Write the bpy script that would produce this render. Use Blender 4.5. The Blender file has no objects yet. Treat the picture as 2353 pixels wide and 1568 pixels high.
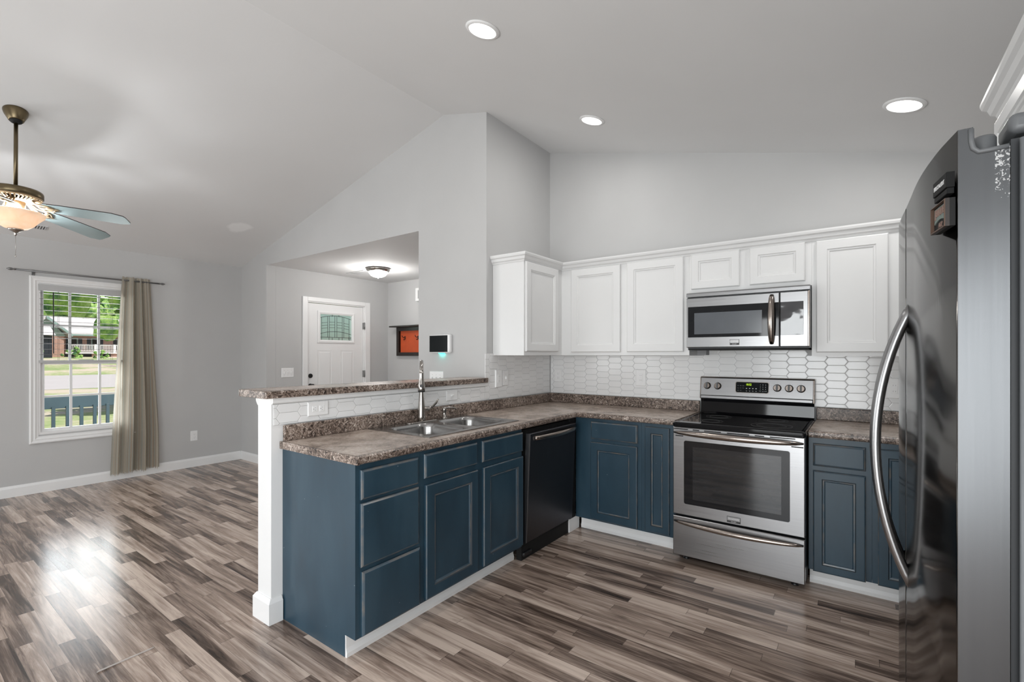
import bpy, bmesh, math, random
from mathutils import Vector, Matrix, noise as mnoise

random.seed(7)
S = bpy.context.scene
COL = S.collection
PI = math.pi

# ------------------------------------------------------------------ camera, world, sun, daylight, exposure
W_PX, H_PX, F_PX = 2353, 1568, 1096.0
YAW = 0.6313
cam_d = bpy.data.cameras.new('camera')
cam = bpy.data.objects.new('camera', cam_d)
COL.objects.link(cam)
cam.location = (2.402, -3.902, 1.356)
cam.rotation_euler = (PI / 2, 0, YAW)
cam_d.sensor_fit = 'HORIZONTAL'
cam_d.sensor_width = 36.0
cam_d.lens = 36.0 * F_PX / W_PX
cam_d.shift_x = 0.0
cam_d.shift_y = (816.0 - H_PX / 2) / W_PX
cam_d.clip_start = 0.02
cam_d.clip_end = 400
S.camera = cam

world = bpy.data.worlds.new('sky')
S.world = world
world.use_nodes = True
wn = world.node_tree
wn.nodes.clear()
wo = wn.nodes.new('ShaderNodeOutputWorld')
wb = wn.nodes.new('ShaderNodeBackground')
ws = wn.nodes.new('ShaderNodeTexSky')
ws.sky_type = 'NISHITA'
ws.sun_disc = False
ws.sun_elevation = math.radians(52)
ws.sun_rotation = math.radians(70)
ws.air_density = 1.0
ws.dust_density = 2.5
wb.inputs['Strength'].default_value = 0.16
wn.links.new(ws.outputs[0], wb.inputs[0])
wn.links.new(wb.outputs[0], wo.inputs[0])


def lamp(name, typ, loc, energy, color=(1, 1, 1), rot=(0, 0, 0), **kw):
    d = bpy.data.lights.new(name, typ)
    d.energy = energy
    d.color = color
    for k, v in kw.items():
        setattr(d, k, v)
    o = bpy.data.objects.new(name, d)
    o.location = loc
    o.rotation_euler = rot
    COL.objects.link(o)
    return o


# sun high behind the house, shining onto the street side
lamp('sun', 'SUN', (20, 20, 30), 6.2, (1, .96, .9), (math.radians(30), 0, math.radians(118)), angle=0.01)
# daylight at patio door and street window; rear, side, living lamps are added fill
lamp('patio_daylight', 'AREA', (2.08, -6.42, 1.06), 150, (0.95, .985, 1.0), (PI / 2 + .10, 0, 0), shape='RECTANGLE', size=2.26, size_y=1.9)
lamp('added_rear_daylight', 'AREA', (-2.1, -6.42, 1.4), 52, (0.95, .985, 1.0), (PI / 2, 0, 0), shape='RECTANGLE', size=1.9, size_y=1.3)
lamp('added_side_daylight', 'AREA', (3.22, -5.25, 1.35), 55, (0.95, .985, 1.0), (0, PI / 2, 0), shape='RECTANGLE', size=1.3, size_y=1.3)
lamp('added_living_daylight', 'AREA', (-4.0, -5.68, 1.35), 80, (0.95, .985, 1.0), (0, -PI / 2, 0), shape='RECTANGLE', size=1.4, size_y=1.35)
lamp('street_window_daylight', 'AREA', (-5.1, -1.95, 1.22), 95, (0.95, .985, 1.0), (0, -PI / 2, 0), shape='RECTANGLE', size=1.9, size_y=1.6)

S.view_settings.view_transform = 'Standard'
S.view_settings.look = 'None'
S.view_settings.exposure = -0.42
S.view_settings.gamma = 1.0
S.view_settings.use_curve_mapping = False
S.cycles.use_denoising = True
S.cycles.max_bounces = 10
S.cycles.diffuse_bounces = 6
S.cycles.glossy_bounces = 5
S.cycles.transmission_bounces = 6
S.cycles.transparent_max_bounces = 12
S.cycles.sample_clamp_indirect = 6.0


# ------------------------------------------------------------------ materials
class NT:
    """small helper for building node materials"""

    def __init__(self, name):
        self.m = bpy.data.materials.new(name)
        self.m.use_nodes = True
        self.t = self.m.node_tree
        self.t.nodes.clear()
        self.out = self.t.nodes.new('ShaderNodeOutputMaterial')

    def n(self, typ, **kw):
        x = self.t.nodes.new(typ)
        for k, v in kw.items():
            setattr(x, k, v)
        return x

    def lk(self, a, b):
        self.t.links.new(a, b)

    def setin(self, node, key, v):
        s = node.inputs[key]
        if isinstance(v, bpy.types.NodeSocket):
            self.lk(v, s)
        elif isinstance(v, (tuple, list)) and len(v) == 3 and s.type == 'RGBA':
            s.default_value = (*v, 1)
        else:
            s.default_value = v

    def math(self, op, a, b=0.0, c=None):
        x = self.n('ShaderNodeMath', operation=op)
        self.setin(x, 0, a)
        self.setin(x, 1, b)
        if c is not None:
            self.setin(x, 2, c)
        return x.outputs[0]

    def pos(self):
        return self.n('ShaderNodeTexCoord').outputs['Object']

    def geo(self):
        return self.n('ShaderNodeNewGeometry').outputs['Position']

    def scale(self, v, s, off=(0, 0, 0)):
        x = self.n('ShaderNodeMapping')
        self.lk(v, x.inputs[0])
        x.inputs['Scale'].default_value = s
        x.inputs['Location'].default_value = off
        return x.outputs[0]

    def sep(self, v):
        x = self.n('ShaderNodeSeparateXYZ')
        self.lk(v, x.inputs[0])
        return x.outputs

    def comb(self, a, b, c=0.0):
        x = self.n('ShaderNodeCombineXYZ')
        for i, v in enumerate((a, b, c)):
            self.setin(x, i, v)
        return x.outputs[0]

    def noise(self, v, scale, detail=2.0, rough=.5, dist=0.0):
        x = self.n('ShaderNodeTexNoise')
        self.lk(v, x.inputs['Vector'])
        x.inputs['Scale'].default_value = scale
        x.inputs['Detail'].default_value = detail
        x.inputs['Roughness'].default_value = rough
        x.inputs['Distortion'].default_value = dist
        return x.outputs['Fac']

    def ramp(self, fac, stops, interp='LINEAR'):
        x = self.n('ShaderNodeValToRGB')
        self.lk(fac, x.inputs[0])
        cr = x.color_ramp
        cr.interpolation = interp
        while len(cr.elements) < len(stops):
            cr.elements.new(.5)
        for e, (p, c) in zip(cr.elements, stops):
            e.position = p
            e.color = (*c, 1) if len(c) == 3 else c
        return x.outputs[0]

    def mix(self, fac, a, b, blend='MIX'):
        x = self.n('ShaderNodeMix', data_type='RGBA', blend_type=blend)
        self.setin(x, 0, fac)
        self.setin(x, 6, a)
        self.setin(x, 7, b)
        return x.outputs[2]

    def bump(self, h, strength=.2, dist=.002):
        x = self.n('ShaderNodeBump')
        self.lk(h, x.inputs['Height'])
        x.inputs['Strength'].default_value = strength
        x.inputs['Distance'].default_value = dist
        return x.outputs[0]

    def pbsdf(self, color=(.8, .8, .8), rough=.5, metal=0.0, spec=.5, normal=None, **kw):
        b = self.n('ShaderNodeBsdfPrincipled')
        self.setin(b, 'Base Color', color)
        self.setin(b, 'Roughness', rough)
        self.setin(b, 'Metallic', metal)
        self.setin(b, 'Specular IOR Level', spec)
        if normal is not None:
            self.lk(normal, b.inputs['Normal'])
        for k, v in kw.items():
            self.setin(b, k, v)
        return b.outputs[0]

    def done(self, shader):
        self.lk(shader, self.out.inputs[0])
        return self.m


def paint(name, col, rough=.5, var=.04, spec=.4, metal=0.0, scale=3.0, bump=0.0):
    t = NT(name)
    p = t.geo()
    n = t.noise(p, scale, 3)
    lo = tuple(c * (1 - var) for c in col)
    hi = tuple(min(1, c * (1 + var)) for c in col)
    c = t.ramp(n, [(.3, lo), (.7, hi)])
    nm = None
    if bump:
        nm = t.bump(t.noise(p, 260, 2), bump, .001)
    return t.done(t.pbsdf(c, rough, metal, spec, nm))


def steel(name, col, rough=.28, streak_axis=2, var=.10, spec_tint=(1, 1, 1), amp=.12):
    t = NT(name)
    p = t.geo()
    sc = [160, 160, 160]
    sc[streak_axis] = 2.0
    n = t.noise(t.scale(p, sc), 1.0, 2)
    r = t.math('ADD', t.math('MULTIPLY', n, amp), rough - amp / 2)
    lo = tuple(c * (1 - var) for c in col)
    hi = tuple(min(1, c * (1 + var)) for c in col)
    c = t.ramp(n, [(.3, lo), (.7, hi)])
    return t.done(t.pbsdf(c, r, 1.0, .5, **{'Specular Tint': spec_tint}))


def emit(name, col, strength):
    t = NT(name)
    e = t.n('ShaderNodeEmission')
    e.inputs[0].default_value = (*col, 1)
    e.inputs[1].default_value = strength
    return t.done(e.outputs[0])


def glass(name, tint=(1, 1, 1), refl=.06, rough=0.0):
    t = NT(name)
    tr = t.n('ShaderNodeBsdfTransparent')
    tr.inputs[0].default_value = (*tint, 1)
    gl = t.n('ShaderNodeBsdfGlossy')
    gl.inputs['Roughness'].default_value = rough
    lw = t.n('ShaderNodeFresnel')
    lw.inputs[0].default_value = 1.45
    mx = t.n('ShaderNodeMixShader')
    f = t.math('MULTIPLY', lw.outputs[0], refl / .04 * .5)
    t.lk(f, mx.inputs[0])
    t.lk(tr.outputs[0], mx.inputs[1])
    t.lk(gl.outputs[0], mx.inputs[2])
    return t.done(mx.outputs[0])


M = {}
M['wall'] = paint('wall_paint', (.51, .508, .506), .72, .015, .25, bump=.05)
M['ceiling'] = paint('ceiling_paint', (.80, .80, .80), .8, .02, .2, scale=1.2, bump=.05)
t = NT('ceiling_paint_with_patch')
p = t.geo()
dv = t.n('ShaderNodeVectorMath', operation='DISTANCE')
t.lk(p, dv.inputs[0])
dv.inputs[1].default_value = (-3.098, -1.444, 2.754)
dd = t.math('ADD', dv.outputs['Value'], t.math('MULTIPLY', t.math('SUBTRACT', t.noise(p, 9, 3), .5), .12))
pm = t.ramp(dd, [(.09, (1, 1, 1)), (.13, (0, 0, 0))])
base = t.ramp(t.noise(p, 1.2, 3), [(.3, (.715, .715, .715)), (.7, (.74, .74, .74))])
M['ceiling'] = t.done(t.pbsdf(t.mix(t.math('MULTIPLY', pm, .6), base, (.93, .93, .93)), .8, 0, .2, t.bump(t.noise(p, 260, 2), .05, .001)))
M['white'] = paint('white_trim_paint', (.80, .80, .798), .38, .01, .45)
M['cab_white'] = paint('white_cabinet_paint', (.73, .73, .728), .36, .01, .45)
M['plastic'] = paint('white_plastic', (.82, .82, .82), .3, .005, .5)
M['grey_filler'] = paint('grey_filler_paint', (.32, .32, .33), .6)
M['black'] = paint('black_plastic', (.012, .012, .013), .35, .05, .5)
M['matte_black'] = paint('matte_black', (.01, .01, .01), .7, .05, .3)
M['bronze'] = paint('antique_brass', (.16, .125, .075), .34, .1, .5, metal=1.0, scale=9)
M['ornate'] = paint('pale_brass_casting', (.62, .47, .30), .38, .12, .5, metal=.6, scale=30)
M['blade'] = paint('pale_fan_blade', (.25, .33, .34), .25, .05, .5, scale=5)  # blue-green of reflected daylight put into the blade colour
M['blade_edge'] = paint('dark_blade_edge', (.03, .02, .02), .5)
M['chrome'] = steel('brushed_nickel', (.40, .375, .35), .20, 2, .06)
M['steel'] = steel('brushed_stainless', (.33, .33, .335), .30, 0, .03)
M['steel_dark'] = steel('dark_stainless', (.15, .144, .138), .13, 2, .01, (.6, .6, .6), .015)
M['steel_side'] = steel('silver_door_side', (.42, .425, .43), .36, 2, .03)
M['steel_bronze'] = steel('warm_stainless', (.34, .295, .265), .22, 2, .04)
M['sink'] = steel('sink_stainless', (.36, .355, .35), .22, 1, .05)
M['grey_plastic'] = paint('grey_plastic', (.12, .125, .13), .4, .05)
M['gasket'] = paint('dark_gasket', (.02, .022, .025), .5, .05)
M['bead'] = paint('grey_gasket_bead', (.16, .17, .18), .35, .05)
M['dw'] = steel('black_stainless', (.12, .12, .125), .38, 2, .05, (.5, .5, .55))
M['magnet_black'] = paint('magnet_black', (.006, .006, .006), .6, .05, .2)
M['dark_hook'] = paint('dark_hook', (.01, .01, .01), .4)
M['espresso'] = paint('espresso_wood', (.014, .009, .007), .35, .3, .5, scale=14)
M['orange'] = paint('orange_panel', (.50, .075, .018), .5, .08, .4, scale=9)
M['screen'] = paint('black_screen', (.004, .006, .007), .08, .1, .25)
M['led_teal'] = emit('teal_led', (.0, .9, .75), 6)
M['can_light'] = emit('lit_lens', (1, .985, .96), 9)
M['dome_lit'] = emit('lit_dome', (1, .98, .95), 6)
M['digits'] = emit('green_digits', (.62, .95, .05), 1.6)
M['print_white'] = paint('white_print', (.75, .75, .75), .5)
M['print_grey'] = paint('grey_print', (.28, .28, .28), .5)
M['print_dark'] = paint('dark_print', (.05, .05, .05), .5)
M['lead'] = paint('lead_came', (.06, .06, .06), .5)
M['glass'] = glass('window_glass')
M['dark_glass'] = paint('dark_oven_glass', (.010, .011, .013), .05, .1, .4)
M['mw_mesh'] = paint('microwave_screen_glass', (.11, .12, .135), .16, .08, .7, scale=6)
M['ceram'] = paint('black_ceramic_glass', (.005, .005, .006), .05, .05, .35)
M['burner'] = paint('burner_ring_print', (.16, .16, .16), .2)
M['rail_paint'] = paint('slate_porch_paint', (.055, .10, .12), .5, .06)
M['rod'] = paint('grey_metal_rod', (.22, .22, .22), .35, .05, .5, metal=.8)
M['slat'] = paint('blind_slat', (.17, .16, .15), .5, .02)  # white slats, their backlit shade put into a darker colour
M['headrail'] = paint('grey_headrail', (.46, .46, .46), .5, .02)
M['hinge'] = paint('satin_hinge', (.3, .3, .3), .35, .05, .5, metal=.9)
M['knob_black'] = paint('black_door_hardware', (.012, .012, .012), .35)
M['vent'] = paint('vent_paint', (.62, .62, .62), .5)
M['vent_dark'] = paint('vent_duct', (.09, .09, .09), .8)

# blue cabinet paint with worn streaks
t = NT('blue_cabinet_paint')
p = t.geo()
n1 = t.noise(t.scale(p, (5, 5, 1.6)), 1.0, 4, .55, .4)
n2 = t.noise(p, 55, 2)
n3 = t.noise(p, 95, 1)
c = t.ramp(n1, [(.25, (.014, .035, .054)), (.5, (.020, .050, .076)), (.75, (.035, .072, .102))])
chips = t.ramp(n3, [(.835, (0, 0, 0)), (.845, (1, 1, 1))])
c = t.mix(chips, c, (.6, .62, .62))
r = t.math('ADD', t.math('MULTIPLY', n1, .2), .28)
M['blue'] = t.done(t.pbsdf(c, r, 0, .5, t.bump(n2, .05, .001)))
# blue door edges: rubbed wear, plus edge glints put into a lighter colour
t = NT('rubbed_glint_edge')
n1 = t.noise(t.scale(t.geo(), (14, 14, 14)), 1.0, 3)
c = t.ramp(n1, [(.38, (.060, .095, .125)), (.66, (.145, .138, .13))])
M['blue_edge'] = t.done(t.pbsdf(c, .22, 0, .6))
M['groove'] = paint('groove_shade_paint', (.022, .03, .038), .45)  # crease shade of the door panels put into a darker colour


# laminate floor in narrow strips running along x
t = NT('laminate_floor')
p = t.geo()
sx, sy, sz = t.sep(p)
wd = .0645
yy = t.math('DIVIDE', sy, wd)
row = t.math('FLOOR', yy)
wn1 = t.n('ShaderNodeTexWhiteNoise', noise_dimensions='1D')
t.lk(row, wn1.inputs['W'])
rr = wn1.outputs['Value']
xx = t.math('ADD', t.math('DIVIDE', sx, .72), t.math('MULTIPLY', rr, 37.3))
colm = t.math('FLOOR', xx)
wn2 = t.n('ShaderNodeTexWhiteNoise', noise_dimensions='2D')
t.lk(t.comb(row, colm), wn2.inputs['Vector'])
bid = wn2.outputs['Value']
bcol = wn2.outputs['Color']
off = t.math('MULTIPLY', bid, 53.0)
gx = t.math('MULTIPLY', sx, 2.2)
gy = t.math('MULTIPLY', sy, 34.0)
gv = t.comb(t.math('ADD', gx, off), t.math('ADD', gy, t.math('MULTIPLY', off, 1.7)), off)
g1 = t.noise(gv, 1.0, 5, .62, .8)
gv2 = t.comb(t.math('ADD', t.math('MULTIPLY', sx, 1.1), off), t.math('ADD', t.math('MULTIPLY', sy, 11.0), off), off)
g2 = t.noise(gv2, 1.0, 2, .5, .3)
gv3 = t.comb(t.math('MULTIPLY', sx, 9.0), t.math('MULTIPLY', sy, 240.0), off)
g3 = t.noise(gv3, 1.0, 3, .6, .5)
tone = t.math('ADD', t.math('MULTIPLY', bid, .37), t.math('MULTIPLY', g2, .70))
tone = t.math('ADD', tone, t.math('MULTIPLY', t.math('SUBTRACT', g1, .5), 1.0))
tone = t.math('ADD', tone, t.math('MULTIPLY', t.math('SUBTRACT', g3, .5), .22))
c = t.ramp(tone, [(.14, (.040, .027, .021)), (.34, (.130, .092, .073)), (.55, (.345, .262, .215)), (.80, (.62, .505, .43))])
fy = t.math('FRACT', yy)
fx = t.math('FRACT', xx)
ey = t.math('LESS_THAN', fy, .022)
ex = t.math('LESS_THAN', fx, .0035)
seam = t.math('MAXIMUM', ey, ex)
c = t.mix(t.math('MULTIPLY', seam, .55), c, (.03, .022, .02))
r = t.math('ADD', t.math('MULTIPLY', g1, .16), .14)
hb = t.math('SUBTRACT', t.math('MULTIPLY', g3, .4), seam)
M['floor'] = t.done(t.pbsdf(c, r, 0, .45, t.bump(hb, .10, .0012)))

# brown speckled laminate worktop
def laminate(name, stops, sc, amt, rough, bmp, cloud=0.0):
    t = NT(name)
    p = t.geo()
    wv = t.n('ShaderNodeTexNoise')
    t.lk(p, wv.inputs['Vector'])
    wv.inputs['Scale'].default_value = 38
    wv.inputs['Detail'].default_value = 3
    ad = t.n('ShaderNodeVectorMath', operation='MULTIPLY_ADD')
    t.lk(wv.outputs['Color'], ad.inputs[0])
    ad.inputs[1].default_value = (.05, .05, .05)
    t.lk(p, ad.inputs[2])
    a = t.noise(ad.outputs[0], sc, 3, .5, 1.2)
    b = t.noise(t.scale(ad.outputs[0], (1, 1, 1), (3.1, 1.7, 5.2)), sc * 2.3, 3, .55, .8)
    l = t.noise(p, 4.5, 4, .55, .6)
    v = t.math('ADD', t.math('MULTIPLY', a, .62), t.math('MULTIPLY', b, .38))
    v = t.math('ADD', v, t.math('MULTIPLY', t.math('SUBTRACT', l, .5), amt))
    if cloud:
        cl = t.noise(p, 9, 5, .62, .5)
        v = t.math('ADD', t.math('MULTIPLY', v, 1 - cloud), t.math('MULTIPLY', cl, cloud))
    return t.done(t.pbsdf(t.ramp(v, stops), rough, 0, .5, t.bump(b, bmp, .0006)))


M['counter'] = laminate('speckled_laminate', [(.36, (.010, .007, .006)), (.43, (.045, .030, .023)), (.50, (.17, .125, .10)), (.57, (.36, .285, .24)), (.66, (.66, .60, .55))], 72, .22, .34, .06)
# same laminate on the flat top, grazing sheen put into a paler colour
M['counter_top'] = laminate('sheen_laminate_top', [(.30, (.15, .112, .090)), (.43, (.33, .265, .222)), (.53, (.50, .415, .355)), (.68, (.70, .61, .54))], 40, .50, .24, .02, .5)

M['loose_strip'] = paint('pale_loose_strip', (.52, .47, .44), .35, .1)
M['tile'] = paint('white_glazed_tile', (.80, .80, .80), .15, .015, .5, scale=6)
M['grout'] = paint('grey_grout', (.52, .52, .52), .8, .05, .2)

# alabaster glass bowl, lit from inside
t = NT('alabaster_glass')
n = t.noise(t.geo(), 9, 4, .55, 1.4)
c = t.ramp(n, [(.3, (.98, .82, .68)), (.7, (1, .92, .83))])
tl = t.n('ShaderNodeBsdfTranslucent')
t.lk(c, tl.inputs[0])
df = t.pbsdf(c, .25, 0, .5)
mx = t.n('ShaderNodeMixShader')
mx.inputs[0].default_value = .45
t.lk(tl.outputs[0], mx.inputs[1])
t.lk(df, mx.inputs[2])
M['alabaster'] = t.done(mx.outputs[0])
M['bulb'] = emit('lit_bulb', (1, .86, .66), 10)

# curtain: woven stripes, thin enough to glow against the window
t = NT('striped_curtain')
uv = t.n('ShaderNodeUVMap').outputs[0]
u, vv, _ = t.sep(uv)
st = t.n('ShaderNodeTexNoise', noise_dimensions='1D')
t.lk(t.math('MULTIPLY', u, 8.0), st.inputs['W'])
st.inputs['Detail'].default_value = 1.0
c = t.ramp(st.outputs['Fac'], [(.36, (.48, .39, .30)), (.44, (.64, .55, .44)), (.50, (.54, .54, .48)), (.56, (.68, .60, .49)), (.64, (.47, .47, .43))], 'EASE')
wv = t.noise(t.comb(t.math('MULTIPLY', u, 900), t.math('MULTIPLY', vv, 60)), 1.0, 2)
c = t.mix(.12, c, t.ramp(wv, [(.3, (.1, .1, .1)), (.7, (.8, .8, .75))]))
tl = t.n('ShaderNodeBsdfTranslucent')
t.lk(c, tl.inputs[0])
df = t.pbsdf(c, .7, 0, .2)
mx = t.n('ShaderNodeMixShader')
mx.inputs[0].default_value = .42
t.lk(tl.outputs[0], mx.inputs[1])
t.lk(df, mx.inputs[2])
M['curtain'] = t.done(mx.outputs[0])

# leaded glass of the front door: obscure, lets daylight through
t = NT('obscure_door_glass')
n = t.noise(t.geo(), 60, 3)
tl = t.n('ShaderNodeBsdfTranslucent')
tl.inputs[0].default_value = (.88, .96, .93, 1)
rf = t.n('ShaderNodeBsdfRefraction')
rf.inputs['Color'].default_value = (.88, .98, .93, 1)
rf.inputs['IOR'].default_value = 1.02
rf.inputs['Roughness'].default_value = .35
mx = t.n('ShaderNodeMixShader')
mx.inputs[0].default_value = .75
t.lk(tl.outputs[0], mx.inputs[1])
t.lk(rf.outputs[0], mx.inputs[2])
gl = t.n('ShaderNodeBsdfGlossy')
gl.inputs['Roughness'].default_value = .1
mx2 = t.n('ShaderNodeMixShader')
mx2.inputs[0].default_value = .06
t.lk(mx.outputs[0], mx2.inputs[1])
t.lk(gl.outputs[0], mx2.inputs[2])
M['door_glass'] = t.done(mx2.outputs[0])

# scuffed strip on the fridge door edge
t = NT('chipped_door_side')
p = t.geo()
sx, sy, sz = t.sep(p)
sn = t.noise(t.scale(p, (160, 160, 2)), 1.0, 2)
base = t.ramp(sn, [(.3, (.082, .084, .087)), (.7, (.088, .090, .093))])
cn = t.noise(t.scale(p, (1, 1, .8)), 170, 3, .6, 1.0)
mx_ = t.math('MULTIPLY', t.math('GREATER_THAN', sx, 2.5905), t.math('GREATER_THAN', sz, 1.628))
fade = t.math('MULTIPLY', t.math('SUBTRACT', sz, 1.628), 1.0)
thr = t.math('SUBTRACT', .60, fade)
chip = t.math('MULTIPLY', mx_, t.math('GREATER_THAN', cn, thr))
c = t.mix(chip, base, (.42, .42, .42))
b1 = t.pbsdf(c, .27, t.math('SUBTRACT', 1.0, chip), .4)
M['steel_side_chip'] = t.done(b1)

# outdoors
t = NT('lawn')
p = t.geo()
n = t.noise(p, .22, 4, .6)
n2 = t.noise(p, 4, 3)
v = t.math('ADD', t.math('MULTIPLY', n, .75), t.math('MULTIPLY', n2, .25))
M['lawn'] = t.done(t.pbsdf(t.ramp(v, [(.40, (.24, .34, .13)), (.48, (.38, .42, .22)), (.55, (.56, .49, .39))]), .9, 0, .1))
M['road'] = paint('pale_concrete', (.50, .48, .47), .9, .03, .1, scale=.6)
M['roof'] = paint('pale_shingles', (.58, .56, .56), .9, .05, .1, scale=2)
M['green_siding'] = paint('sage_siding', (.30, .40, .36), .7, .05)
M['sage_trim'] = paint('sage_trim', (.25, .36, .34), .6, .05)
M['house_white'] = paint('white_house_paint', (.8, .8, .8), .6, .02)
M['shutter'] = paint('dark_shutter', (.02, .025, .035), .5)
t = NT('pink_brick')
bt = t.n('ShaderNodeTexBrick')
t.lk(t.scale(t.comb(t.sep(t.geo())[1], t.sep(t.geo())[2]), (1, 1, 1)), bt.inputs['Vector'])
bt.inputs['Color1'].default_value = (.50, .27, .21, 1)
bt.inputs['Color2'].default_value = (.36, .19, .15, 1)
bt.inputs['Mortar'].default_value = (.55, .48, .44, 1)
bt.inputs['Scale'].default_value = 3.2
M['brick'] = t.done(t.pbsdf(bt.outputs[0], .9, 0, .1))
t = NT('leafy_green')
p = t.geo()
n = t.noise(p, 1.3, 5, .75)
c = t.ramp(n, [(.36, (.05, .14, .09)), (.46, (.20, .40, .12)), (.57, (.50, .72, .22)), (.68, (.75, .90, .50))])
tl = t.n('ShaderNodeBsdfTranslucent')
t.lk(c, tl.inputs[0])
df = t.pbsdf(c, .8, 0, .1)
mx = t.n('ShaderNodeMixShader')
mx.inputs[0].default_value = .65
t.lk(tl.outputs[0], mx.inputs[1])
t.lk(df, mx.inputs[2])
M['leaf'] = t.done(mx.outputs[0])
M['bark'] = paint('bark', (.22, .19, .16), .9, .2, .1)


# ------------------------------------------------------------------ mesh helpers
class MB:
    """collects shapes; build() links them as ONE mesh object"""

    def __init__(self):
        self.bm = bmesh.new()
        self.mats = []
        self.mi = 0
        self.uvs = None

    def mat(self, m):
        if m not in self.mats:
            self.mats.append(m)
        self.mi = self.mats.index(m)
        return self

    def face(self, vs, smooth=False):
        try:
            f = self.bm.faces.new(vs)
        except ValueError:
            return None
        f.material_index = self.mi
        f.smooth = smooth
        return f

    def vert(self, co):
        return self.bm.verts.new(co)

    def box(self, x0, x1, y0, y1, z0, z1, bevel=0.0, seg=2):
        x0, x1 = sorted((x0, x1)); y0, y1 = sorted((y0, y1)); z0, z1 = sorted((z0, z1))
        v = [self.vert((x, y, z)) for x in (x0, x1) for y in (y0, y1) for z in (z0, z1)]
        fs = [self.face([v[i] for i in q]) for q in ((0, 1, 3, 2), (4, 6, 7, 5), (0, 4, 5, 1), (2, 3, 7, 6), (0, 2, 6, 4), (1, 5, 7, 3))]
        if bevel > 0:
            es = list({e for f in fs for e in f.edges})
            r = bmesh.ops.bevel(self.bm, geom=es, offset=bevel, segments=seg, affect='EDGES', profile=.5)
            for f in r['faces']:
                f.material_index = self.mi
                f.smooth = True
        return self

    def prism(self, pts, a, b, axis='y', bevel=0.0, seg=2):
        """pts in the plane across `axis`, extruded from a to b"""
        def w(p, d):
            return {'x': (d, p[0], p[1]), 'y': (p[0], d, p[1]), 'z': (p[0], p[1], d)}[axis]
        A = [self.vert(w(p, a)) for p in pts]
        B = [self.vert(w(p, b)) for p in pts]
        fs = [self.face(A[::-1]), self.face(B)]
        n = len(pts)
        for i in range(n):
            fs.append(self.face([A[i], A[(i + 1) % n], B[(i + 1) % n], B[i]]))
        if bevel > 0:
            es = list({e for f in fs if f for e in f.edges})
            r = bmesh.ops.bevel(self.bm, geom=es, offset=bevel, segments=seg, affect='EDGES', profile=.5)
            for f in r['faces']:
                f.material_index = self.mi
                f.smooth = True
        return self

    def loops(self, rings, cap0=True, cap1=True, smooth=True, closed=True):
        V = [[self.vert(p) for p in r] for r in rings]
        n = len(V[0])
        for a, b in zip(V, V[1:]):
            for i in range(n if closed else n - 1):
                j = (i + 1) % n
                self.face([a[i], a[j], b[j], b[i]], smooth)
        if cap0:
            self.face(V[0][::-1])
        if cap1:
            self.face(V[-1])
        return V

    def lathe(self, prof, origin=(0, 0, 0), axis=(0, 0, 1), n=28, cap0=True, cap1=True, smooth=True):
        """prof: (radius, height) along axis"""
        q = Vector((0, 0, 1)).rotation_difference(Vector(axis).normalized())
        o = Vector(origin)
        rings = []
        for r, h in prof:
            rings.append([o + q @ Vector((r * math.cos(2 * PI * i / n), r * math.sin(2 * PI * i / n), h)) for i in range(n)])
        self.loops(rings, cap0, cap1, smooth)
        return self

    def tube(self, pts, rad, n=12, cap=True, flat=1.0, flat_axis=None, smooth=True):
        pts = [Vector(p) for p in pts]
        if not isinstance(rad, (list, tuple)):
            rad = [rad] * len(pts)
        rings = []
        up = None
        for i, p in enumerate(pts):
            d = (pts[min(i + 1, len(pts) - 1)] - pts[max(i - 1, 0)]).normalized()
            if flat_axis is not None:
                a = Vector(flat_axis)
                a = (a - d * a.dot(d)).normalized()
            else:
                if up is None:
                    up = Vector((0, 0, 1)) if abs(d.z) < .9 else Vector((1, 0, 0))
                a = (up - d * up.dot(d)).normalized()
                up = a
            b = d.cross(a)
            rings.append([p + a * (rad[i] * flat * math.cos(2 * PI * k / n)) + b * (rad[i] * math.sin(2 * PI * k / n)) for k in range(n)])
        self.loops(rings, cap, cap, smooth)
        return self

    def gridslab(self, us, vs, keep, d0, d1, mp):
        """welded slab over the kept cells of a grid, between depths d0 and d1; mp(u,v,d)->xyz"""
        cells = {(i, j) for i in range(len(us) - 1) for j in range(len(vs) - 1) if keep((us[i] + us[i + 1]) / 2, (vs[j] + vs[j + 1]) / 2)}
        V = {}

        def gv(i, j, d):
            k = (i, j, d)
            if k not in V:
                V[k] = self.vert(mp(us[i], vs[j], d))
            return V[k]
        for (i, j) in cells:
            for d in (d0, d1):
                self.face([gv(i, j, d), gv(i + 1, j, d), gv(i + 1, j + 1, d), gv(i, j + 1, d)])
            for (di, dj, e0, e1) in ((-1, 0, (0, 0), (0, 1)), (1, 0, (1, 0), (1, 1)), (0, -1, (0, 0), (1, 0)), (0, 1, (0, 1), (1, 1))):
                if (i + di, j + dj) not in cells:
                    a, b = (i + e0[0], j + e0[1]), (i + e1[0], j + e1[1])
                    self.face([gv(*a, d0), gv(*b, d0), gv(*b, d1), gv(*a, d1)])
        return self

    def profile_rect(self, mp, u0, u1, v0, v1, prof, mats=None):
        """rectangle whose rim steps through prof=[(inset, depth)...], closed at the back; mats[i] colours band i"""
        rings = []
        for ins, d in prof:
            rings.append([self.vert(mp(u, v, d)) for u, v in ((u0 + ins, v0 + ins), (u1 - ins, v0 + ins), (u1 - ins, v1 - ins), (u0 + ins, v1 - ins))])
        base = self.mi
        for k, (a, b) in enumerate(zip(rings, rings[1:])):
            if mats and mats.get(k) is not None:
                self.mat(mats[k])
            else:
                self.mi = base
            for i in range(4):
                j = (i + 1) % 4
                self.face([a[i], a[j], b[j], b[i]])
        self.mi = base
        self.face(rings[0][::-1])
        self.face(rings[-1])
        return self

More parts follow.
